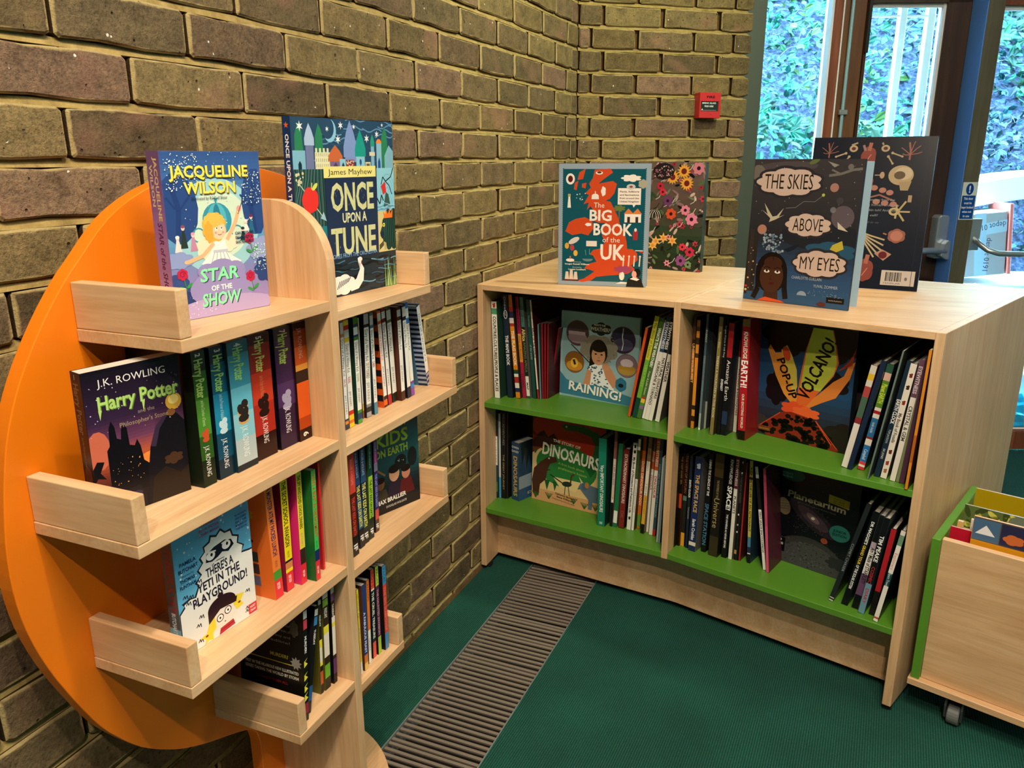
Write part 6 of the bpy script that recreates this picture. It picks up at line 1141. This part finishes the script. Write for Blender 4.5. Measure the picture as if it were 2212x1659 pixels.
IN1 = 'books facing out on the shelves of the corner bookcase'
def rain_cover(P, H):
    P.rect(0, 0, 1, H, '8fb4bc'); P.rect(0, 0, .03, H, '9fc0c6')
    for (x, y, r, c, c2) in ((.22, .78, .145, '4a3c46', '98808c'), (.80, .76, .15, '2c2c44', '4c4a66'), (.19, .43, .125, '8a5a24', 'c88c34'), (.86, .47, .13, '806c78', 'b08c3c')):
        P.ell(x, y, r * 1.04, r * 1.06, '6a4450', 28); P.ell(x, y, r, r, c, 28); P.ell(x, y - r * .35, r * .85, r * .5, c2, 20)
    P.line([(.80, .90), (.79, .80), (.805, .72), (.79, .64)], .010, 'e0e0f0'); P.rect(.10, .76, .32, .80, 'b8a0ac'); P.ell(.19, .42, .05, .06, 'f0b83c', 12); P.line([(.18, .46), (.20, .40)], .03, '1c2c4c'); P.ell(.86, .50, .08, .05, 'd0c0cc', 14); P.rect(.76, .42, .96, .46, 'a88430')
    P.blob(.50, .62, .24, .16, '8a8478', 8, .12); P.dots(80, .3, .45, .72, .78, .008, ['a8a090', '6a645c'], 3)
    P.line([(.14, .64), (.40, .44)], .014, '3a3438')
    P.ell(.50, .585, .115, .15, '1c1412', 22); P.poly([(.40, .60), (.38, .36), (.45, .36), (.46, .6)], '1c1412'); P.poly([(.33, .14), (.38, .40), (.46, .44), (.56, .44), (.66, .38), (.72, .14)], 'e6ebec'); P.k += 1
    rn = random.Random(5)
    for k in range(70): P.ell(rn.uniform(.37, .66), rn.uniform(.15, .41), .013, .010, '4a6478', 6, keep=True)
    P.poly([(.30, .14), (.36, .36), (.42, .36), (.40, .14)], 'c48a64'); P.poly([(.56, .42), (.66, .42), (.78, .24), (.70, .18), (.60, .30)], 'c48a64'); P.ell(.60, .42, .05, .045, 'c8906a', 12)
    P.ell(.50, .545, .088, .115, 'd09a74', 24); P.ell(.50, .635, .09, .05, '1c1412', 16)
    for x in (.465, .54): P.ell(x, .56, .016, .009, '1c1410', 8)
    P.ell(.505, .52, .014, .009, 'b87c5c', 8); P.ell(.505, .485, .026, .008, 'a85850', 10)
    P.poly([(.0, .24), (.08, .21), (.3, .17), (.5, .19), (1, .10), (1, .0), (0, .03)], '3a7a96'); P.poly([(0, .30), (.10, .20), (0, .16)], '3a7a96')
    P.text("IT'S", .46, .205, .028, 'f2f4f0', 1, width=.09); P.text('RAINING!', .47, .06, .105, '1c4a60', 1, width=.70, rot=-.07); P.text('RAINING!', .465, .068, .105, 'f2ede2', 1, width=.70, rot=-.07)
    P.blob(.80, .24, .07, .08, '2f6f90', 6, .1); P.ell(.80, .23, .035, .025, '14242c', 8); P.blob(.52, .86, .12, .07, '1c2024', 6, .25); P.text("WHAT'S THE", .50, .89, .022, 'f0f0ec', 1, width=.15); P.text('WEATHER?', .51, .835, .042, 'f2f2ee', 1, width=.24)
fbook((-.5741, -.1936, .5333), -98.9, .2416, .249, .012, 'square pale blue weather book with a photographed girl, facing out', rain_cover, '8fb0b8', back=.03, grp=IN1)

def dino_cover(P, H):
    P.rect(0, 0, 1, H, '7a1c14'); P.blob(.55, .98, .55, .3, 'a8301c', 7, .1); P.poly([(0, .0), (0, .62), (.12, .70), (.3, .62), (.6, .62), (.9, .58), (1, .60), (1, 0)], 'e0c088'); P.rect(0, 0, 1, .16, 'd4a06c')
    P.poly([(0, .78), (.10, .90), (.16, .94), (.22, .86), (.30, .92), (.40, .80), (.5, .76), (0, .70)], '3a1c1c')
    P.ell(.48, .52, .42, .28, '2a7a3a', 30); P.poly([(.82, .45), (.98, .70), (1.0, .88), (.92, 1.02), (.70, 1.08), (.45, 1.07), (.40, 1.03), (.46, .99), (.62, 1.0), (.80, .97), (.86, .88), (.84, .74), (.70, .62)], '1d5c30'); P.ell(.47, 1.035, .012, .012, 'e8e8d8', 8)
    P.ell(.62, .88, .22, .09, 'a8301c', 20); P.poly([(.18, .30), (.22, .16), (.26, .30)], '1d5c30'); P.poly([(.30, .30), (.33, .17), (.37, .30)], '1d5c30'); P.poly([(.30, .36), (.70, .36), (.62, .22), (.40, .24)], 'e6cc90')
    P.text('THE STORY OF', .48, .80, .035, 'ece4d4', 1, width=.38, rot=-.09); P.text('DINOSAURS', .53, .60, .15, 'f2ecdc', 1, width=.80, rot=-.09); P.text('A first book about', .55, .52, .03, 'a8c050', 0, width=.36, rot=-.1); P.text('prehistoric beasts', .57, .46, .03, 'a8c050', 0, width=.40, rot=-.1)
    P.poly([(.02, .08), (.0, .26), (.03, .42), (.12, .52), (.22, .60), (.34, .62), (.36, .56), (.26, .52), (.22, .42), (.20, .30), (.12, .22), (.10, .06)], '4a2c20'); P.line([(.20, .42), (.26, .44)], .014, '4a2c20'); P.ell(.24, .585, .012, .010, 'e8e0d0', 8)
    P.ell(.50, .30, .07, .035, '24382c', 14, .15); P.line([(.55, .32), (.56, .42), (.60, .45)], .020, '5a3024'); P.line([(.48, .28), (.47, .15)], .010, '24382c'); P.line([(.52, .28), (.54, .15)], .010, '24382c'); P.line([(.44, .30), (.26, .38)], .016, '24382c')
    P.poly([(.66, .30), (.70, .38), (.78, .36), (.92, .34), (1.0, .26), (1.0, .04), (.96, .04), (.94, .14), (.86, .14), (.85, .04), (.80, .04), (.80, .16), (.74, .22)], '5a7084'); P.ell(.745, .32, .045, .05, '4c6276', 12); P.ell(.775, .345, .03, .04, 'b07a4c', 10); P.poly([(.70, .35), (.66, .44), (.72, .37)], 'd8ccb0')
    for x, y in ((.06, .03), (.25, .05), (.60, .06), (.75, .03), (.9, .04), (.04, .62), (.97, .40)):
        for k in range(5): P.line([(x, y), (x - .05 + .025 * k, y + .08)], .010, '3f5c2c')
    P.text('Catherine Barr and', .48, .125, .022, '3a2a20', 1, width=.28, rot=-.1); P.text('Steve Williams', .47, .09, .022, '3a2a20', 1, width=.22, rot=-.1); P.text('Illustrated by Amy Husband', .46, .055, .016, '3a2a20', 0, width=.32, rot=-.1)
fbook((-.6092, -.1212, .2068), -99, .2381, .2722, .014, 'red and green picture book with painted dinosaurs, facing out', dino_cover, '1c5c34', back=.03, hard=False, grp=IN1)

def volc_cover(P, H):
    P.vgrad(0, 1, [(0, '1c1c20'), (.3, '2a3444'), (.6, '24507a'), (H, '1c2c48')], 16)
    P.blob(.22, .55, .12, .18, '171216', 6, .2); P.blob(.3, 1.12, .26, .2, '1a1412', 7, .2); P.blob(.78, 1.12, .26, .2, '1a1412', 7, .2); P.blob(.8, .70, .16, .12, '191518', 6, .2); P.blob(.05, .10, .16, .12, '3a3634', 6, .2); P.blob(.95, .16, .2, .14, '241f1e', 6, .2)
    P.poly([(.40, .40), (.30, .50), (.20, .68), (.10, .95), (.12, 1.0), (.18, .92), (.26, .94), (.34, .78), (.42, .60), (.46, .44)], 'e8963c'); P.poly([(.24, .96), (.30, 1.02), (.36, .92), (.42, .78), (.44, .60), (.40, .50), (.34, .70)], 'd8c050'); P.ell(.30, .93, .04, .08, 'e0502c', 12, .3)
    P.poly([(.55, .38), (.70, .48), (.84, .56), (.96, .78), (1.0, .96), (.94, .92), (.90, .80), (.80, .72), (.66, .56), (.54, .44)], 'e8883c'); P.poly([(.84, .84), (.94, .96), (1.0, 1.1), (.97, .92)], 'a83c24')
    P.poly([(.44, .42), (.54, .40), (.80, .78), (.84, .92), (.80, 1.10), (.76, 1.24), (.56, 1.24), (.50, 1.0), (.46, .70)], 'e86c30'); P.poly([(.47, .60), (.68, .60), (.80, .80), (.82, .92), (.79, 1.10), (.75, 1.24), (.56, 1.24), (.51, 1.0)], 'c4cc4c')
    P.text('VOLCANO!', .685, .80, .13, '17120f', 1, 'c', 1.2, width=.70, tall=1.0); P.text('POP-UP', .285, .655, .085, '17120f', 1, 'c', -1.16, width=.44)
    P.blob(.42, .36, .13, .07, 'e8542c', 6, .3); P.blob(.55, .34, .14, .06, 'f06834', 6, .3)
    P.poly([(.06, .10), (.30, .30), (.40, .32), (.62, .29), (.92, .02), (.9, -.05), (.14, -.02)], '8a2c1c'); rn = random.Random(21); P.k += 1
    for k in range(120):
        y = rn.uniform(-.0, .30); hw = .44 * (1 - y / .34) + .10; x = .47 + rn.uniform(-hw, hw) * .9; r = rn.uniform(.014, .034) * (1.25 - y * 2)
        if rn.random() < .8: P.blob(x, y, r * 1.3, r, '120d0e', 5, .15, keep=True, m=2)
    P.line([(.06, .10), (.28, .29)], .008, 'd8502c'); P.line([(.66, .28), (.84, .06)], .014, 'd8442c'); P.line([(.68, .26), (.90, .03)], .006, 'f0602c'); P.rect(.04, .05, .18, .10, '7a4424'); P.text('pop-up book', .11, .065, .016, 'd8a84c', 0, width=.11)
fbook((-.6945, -.7582, .5333), -111.1, .2322, .2922, .026, 'dark blue pop-up book with erupting orange lava, facing out', volc_cover, '1c2430', spine='right', back=-.04, grp=IN1)

def plan_cover(P, H):
    P.rect(0, 0, 1, H, '10131a'); P.dots(120, .02, .3, .98, H, .003, ['6a5c6a', '8a8088', '4a4450'], 3)
    P.ell(.45, .72, .36, .13, '2c2430', 26, -.55); P.ell(.45, .72, .24, .08, '4a3a48', 24, -.55); P.ell(.45, .72, .1, .04, '7a6468', 18, -.55); P.ell(.45, .72, .025, .02, 'e8dcd0', 10); P.dots(120, .2, .5, .7, .95, .003, ['a88c90', '6a5058'], 6)
    P.ell(.06, .78, .085, .12, '7a6a50', 20, .3); P.k += 1
    for k in range(4): P.line([(.0, .72 + .035 * k), (.12, .74 + .035 * k)], .008, 'a08c6a', True)
    P.ell(.62, .46, .045, .04, 'a04c34', 14); P.ell(.80, .62, .13, .11, '2f7c74', 22); P.text('JUNIOR', .80, .63, .034, '12302c', 1, width=.16); P.text('EDITION', .80, .58, .034, '12302c', 1, width=.18)
    P.ell(.42, .02, .52, .42, '3a3a3c', 36); P.ell(.44, -.02, .48, .38, '46464a', 30); P.dots(160, .05, .02, .75, .36, .010, ['2c2c2e', '5a5a5e', '38383a'], 9); P.blob(.82, .20, .14, .08, '2a2c34', 7, .3)
    P.ell(.14, 1.24, .16, .09, '1f544c', 20); P.text('SCIENCE', .07, 1.23, .028, '8aa8a0', 1, width=.14); P.text('MUSEUM', .07, 1.19, .028, '8aa8a0', 1, width=.14)
    P.poly([(.62, 1.11), (.88, 1.08), (.88, .97), (.62, 1.0)], 'b8a428'); 
    for i, t in enumerate(('Welcome', 'to the', 'Museum')): P.text(t, .75, 1.06 - .03 * i, .020, '3a3410', 0, width=.14)
    P.text('Planetarium', .47, .92, .085, 'a0987c', 1, width=.76, rot=-.05); P.text('Chris Wormell and Raman Prinja', .48, .87, .014, '7a7468', 0, width=.5, rot=-.05)
    P.rect(.0, .14, .12, .34, '0c0d10'); 
    for t, x, y in (('B', .06, .29), ('I', .035, .25), ('G', .08, .235)): P.text(t, x, y, .03, 'e8e8e8', 1)
fbook((-.7129, -.8365, .2068), -109.4, .1916, .2565, .014, 'black astronomy book with a galaxy and green badge, facing out', plan_cover, '10131a', grp=IN1)

# box-like dinosaur book and the tall dark book behind it
def db(P, H):
    P.rect(0, 0, 1, H, '26425c'); P.rect(0, 0, 1, H * .42, '8898a4'); P.rect(0, 0, 1, H * .2, '2c5078')
    P.poly([(.1, H), (.2, H * .62), (.35, H * .8), (.45, H * .5), (.6, H * .75), (.75, H * .5), (.9, H * .8), (1, H * .6), (1, H)], '15242c'); P.text('DINOSAURS', .5, H * .07, .1, 'b8a878', 1, 'l', width=2.2)
def dbs(P, d, h): P.rect(0, 0, d, h, '2a4a68'); P.text('DINOSAURS', d * .26, h * .42, d * .5, 'c8a858', 1, 'c', -PI / 2, width=h * .7); P.text('OWEN', d * .5, h * .90, d * .22, 'c8d0d8', 1); P.text('DAVEY', d * .5, h * .83, d * .22, 'c8d0d8', 1)
o = book((-.6462, -.0950, .2068), R(-20.6), 0, .074, .184, .0290, '2a4a68', '2a4a68', 'left', 'chunky blue book turned cornerwise with gold lettering on its spine, lower left bay', 'books on the lower shelf of the corner bookcase, left bay')
P = Print(.074); db(P, .184 / .074); P.build('cover_print', o, front, INKG, clip=(.002, .002, .998, 2.48)); P = Print(1.0); dbs(P, .029, .184); P.build('spine_print', o, lambda u, v, l: (-l, .029 - u, v), INKG)
fbook((-.560, -.050, .2068), -97, .064, .283, .016, 'tall black book standing behind the chunky blue one', lambda P, H: (P.rect(0, 0, 1, H, '0f1012'), P.text('Bertie', .4, H * .78, .05, '5a5a5a', 0)), '0f1012', grp=IN1)

# ------------------------------------------------------------ books in the browser cart (placed in cart space)
def cart_pt(x, y, z): c, s = math.cos(CA), math.sin(CA); return (CO.x + x * c - y * s, CO.y + x * s + y * c, z)
def cbook(x, y, w, top, label, draw, cover, back=.10, d=.006):
    h = top - .1005
    return fbook(cart_pt(x, y, .1005), math.degrees(CA), w, h, d, label, draw, cover, back=back, hard=False, grp='picture books in the browser box')
def yc(P, H):
    P.rect(0, 0, 1, H, 'd8951c'); P.k += 1
    P.rect(0, H - .17, 1, H, '58504a'); cols = ['4a6a8c', '2c2c4c', '7a4a50', '6a9a4c', '9a3c44', '5a7a90']
    for k, c in enumerate(cols): P.rect(k / 6 + .003, H - .165, (k + 1) / 6 - .003, H - .01, c)
    P.poly([(.02, H - .12), (.08, H - .05), (.14, H - .12)], 'e8e8ec'); P.blob(.25, H - .11, .06, .035, 'c86a34', 5, .2); P.blob(.42, H - .10, .05, .04, '5a2c40', 5, .2); P.ell(.58, H - .09, .04, .04, 'c8b83c', 10)
    for i, t in enumerate(('If you could', 'somewhere, Somewhere')): P.text(t, .52, H - .25 - .05 * i, .028, '7a3414', 0, width=.30)
    for i, t in enumerate(('Where', 'would you', 'go?')): P.text(t, .68, H - .40 - .06 * i, .034, '6a2c10', 0, width=.2)
    x, y = .18, H - .42
    P.ell(x, y, .07, .06, '8a4a28', 18); P.ell(x, y + .04, .07, .03, '231512', 14, a0=0, a1=PI); P.ell(x - .09, y + .01, .035, .022, '231512', 10); P.ell(x + .09, y - .0, .035, .022, '231512', 10); P.poly([(x - .06, y - .16), (x - .03, y - .06), (x + .04, y - .06), (x + .07, y - .16)], 'e8d83c'); P.dots(2, x - .03, y, x + .03, y + .01, .008, '1c100c', 2)
cbook(.068, .040, .30, .484, 'yellow book with a small girl drawing and picture strip, front bin', yc, 'd8951c', .02)
cbook(.025, .062, .055, .439, 'plain red board book tucked in at the left of the front bin', lambda P, H: P.rect(0, 0, 1, H, 'b81830'), 'b81830', .02)
cbook(.031, .095, .011, .441, 'narrow tan card standing behind the red board book', lambda P, H: P.rect(0, 0, 1, H, 'd8b06a'), 'd8b06a', .02, .010)
cbook(.058, .078, .03, .460, 'white booklet standing behind the yellow book', lambda P, H: P.rect(0, 0, 1, H, 'e4dcd8'), 'e4dcd8', .02, .004)
def gc(P, H):
    P.rect(0, 0, 1, H, '5a6c3c'); P.k += 1; rn = random.Random(8)
    for k in range(60): P.ell(rn.uniform(0, .45), rn.uniform(H - .5, H), .05, .018, rn.choice(['a8a83c', '3a4c24', 'c8c858', '28381c']), 8, rn.uniform(0, 3), keep=True)
    P.rect(.40, 0, 1, H, 'c8bcae'); P.blob(.42, H - .12, .2, .12, '6a7a6a', 7, .3); P.blob(.78, H - .16, .1, .08, 'a8988c', 6, .2)
cbook(.025, .185, .34, .446, 'green leafy picture book in the middle bin', gc, '5a6c3c', .03)
def bc(P, H):
    P.rect(0, 0, 1, H, 'a8900f'); P.ell(.42, H - .42, .12, .14, '2c1c10', 16)
    for k in range(9): a = .3 + k * .3; P.line([(.42, H - .40), (.42 + .22 * math.cos(a), H - .40 + .22 * math.sin(a))], .012, '4a3a10')
cbook(.026, .285, .34, .452, 'mustard yellow picture book with spiky hair drawing, back bin', bc, 'a8900f', .03)

# ------------------------------------------------------------ fire alarm call point on the back wall (local x along that wall, y into it)
fa = thing('fire_call_point', 'small square red fire alarm call point on the back brick wall', 'fire alarm', (.1132, 0, 0), AB)
s0, s1, z0, z1, dp = .456, .541, 1.337, 1.424, -.0375
MB().box(s0, s1, dp + .004, .002, z0, z1).build('back_box', RED, fa, .002, 2)
fr_ = MB().box(s0, s1, dp, dp + .0045, 1.394, z1).box(s0, s1, dp, dp + .0045, z0, 1.360).box(s0, s0 + .006, dp, dp + .0045, 1.360, 1.394).box(s1 - .008, s1, dp, dp + .0045, 1.360, 1.394).build('front_frame', RED, fa, .0006)
P = Print(1.0); P.rect(.006, .023, .077, .057, '2a3434')
for i, t in enumerate(('BREAK GLASS', 'PRESS HERE')): P.text(t, .040, .049 - .011 * i, .0052, 'dfe6e6', 1, width=.056 - .02 * i)
P.rect(.008, .026, .070, .0275, '8a9494'); P.star(.013, .0295, .004, 'dfe6e6', 3)
P.build('glass_label', fr_, lambda u, v, l: (s0 + u, dp + .0035 - l, z0 + v), INKG)
P = Print(1.0); P.text('FIRE', .044, .068, .008, '3a0a10', 1, width=.034); P.ell(.047, .012, .0012, .0012, '3a0a10', 8)
P.build('lettering', fr_, lambda u, v, l: (s0 + u, dp - l, z0 + v), INKG)
# safety sticker on the olive post
st = thing('door_sign', 'blue and white keep-locked sticker with exclamation mark on the door post', 'sign', WW, WA)
pl_ = MB().box(.7895, .8435, -.1042, -.1032, .972, 1.108).build('plate', plain('sign_white', (.72, .8, .76), .35), st)
P = Print(1.0); P.rect(.0025, .003, .0515, .088, '1450a0'); P.ell(.027, .111, .014, .021, '14489c', 28); P.text('!', .027, .099, .024, 'f2f6f8', 1)
for i, t in enumerate(('This door', 'must be', 'kept locked', 'when not', 'in use')): P.text(t, .027, .073 - .0158 * i, .0082, 'eef4f8', 1, width=[.034, .028, .044, .034, .024][i])
P.build('lettering', pl_, lambda u, v, l: (.7895 + u, -.1042 - l, .972 + v), INKG)
# tape on the parcel
P = Print(1.0); P.poly([(-.13, .155), (.16, .185), (.16, .235), (-.13, .205)], 'a8b8cc'); P.poly([(.035, 0), (.085, 0), (.075, .27), (.03, .27)], '9fb2c8')
P.text('pdp', -.09, .195, .02, '2a2440', 0, rot=PI + .1); P.ell(-.04, .187, .013, .015, '2a2440', 10); P.star(-.04, .187, .010, 'b8c4d4', 3, .5)
P.text('depot 0191', .09, .222, .024, '3a3458', 0, rot=PI + .1, width=.13); P.text('depot 0191', .075, .09, .022, '3a3458', 0, rot=-PI / 2 - .1, width=.15)
P.build('courier_tape', bx, lambda u, v, l: (u, -.06 - l, v), INKG)
MB().box(.165, .178, -.07, .15, 0, .30).build('red_strap', plain('red_strap', (.75, .16, .14), .4), bx, .001)
# silver screw heads joining the shelves are too small to see; labels on castors none
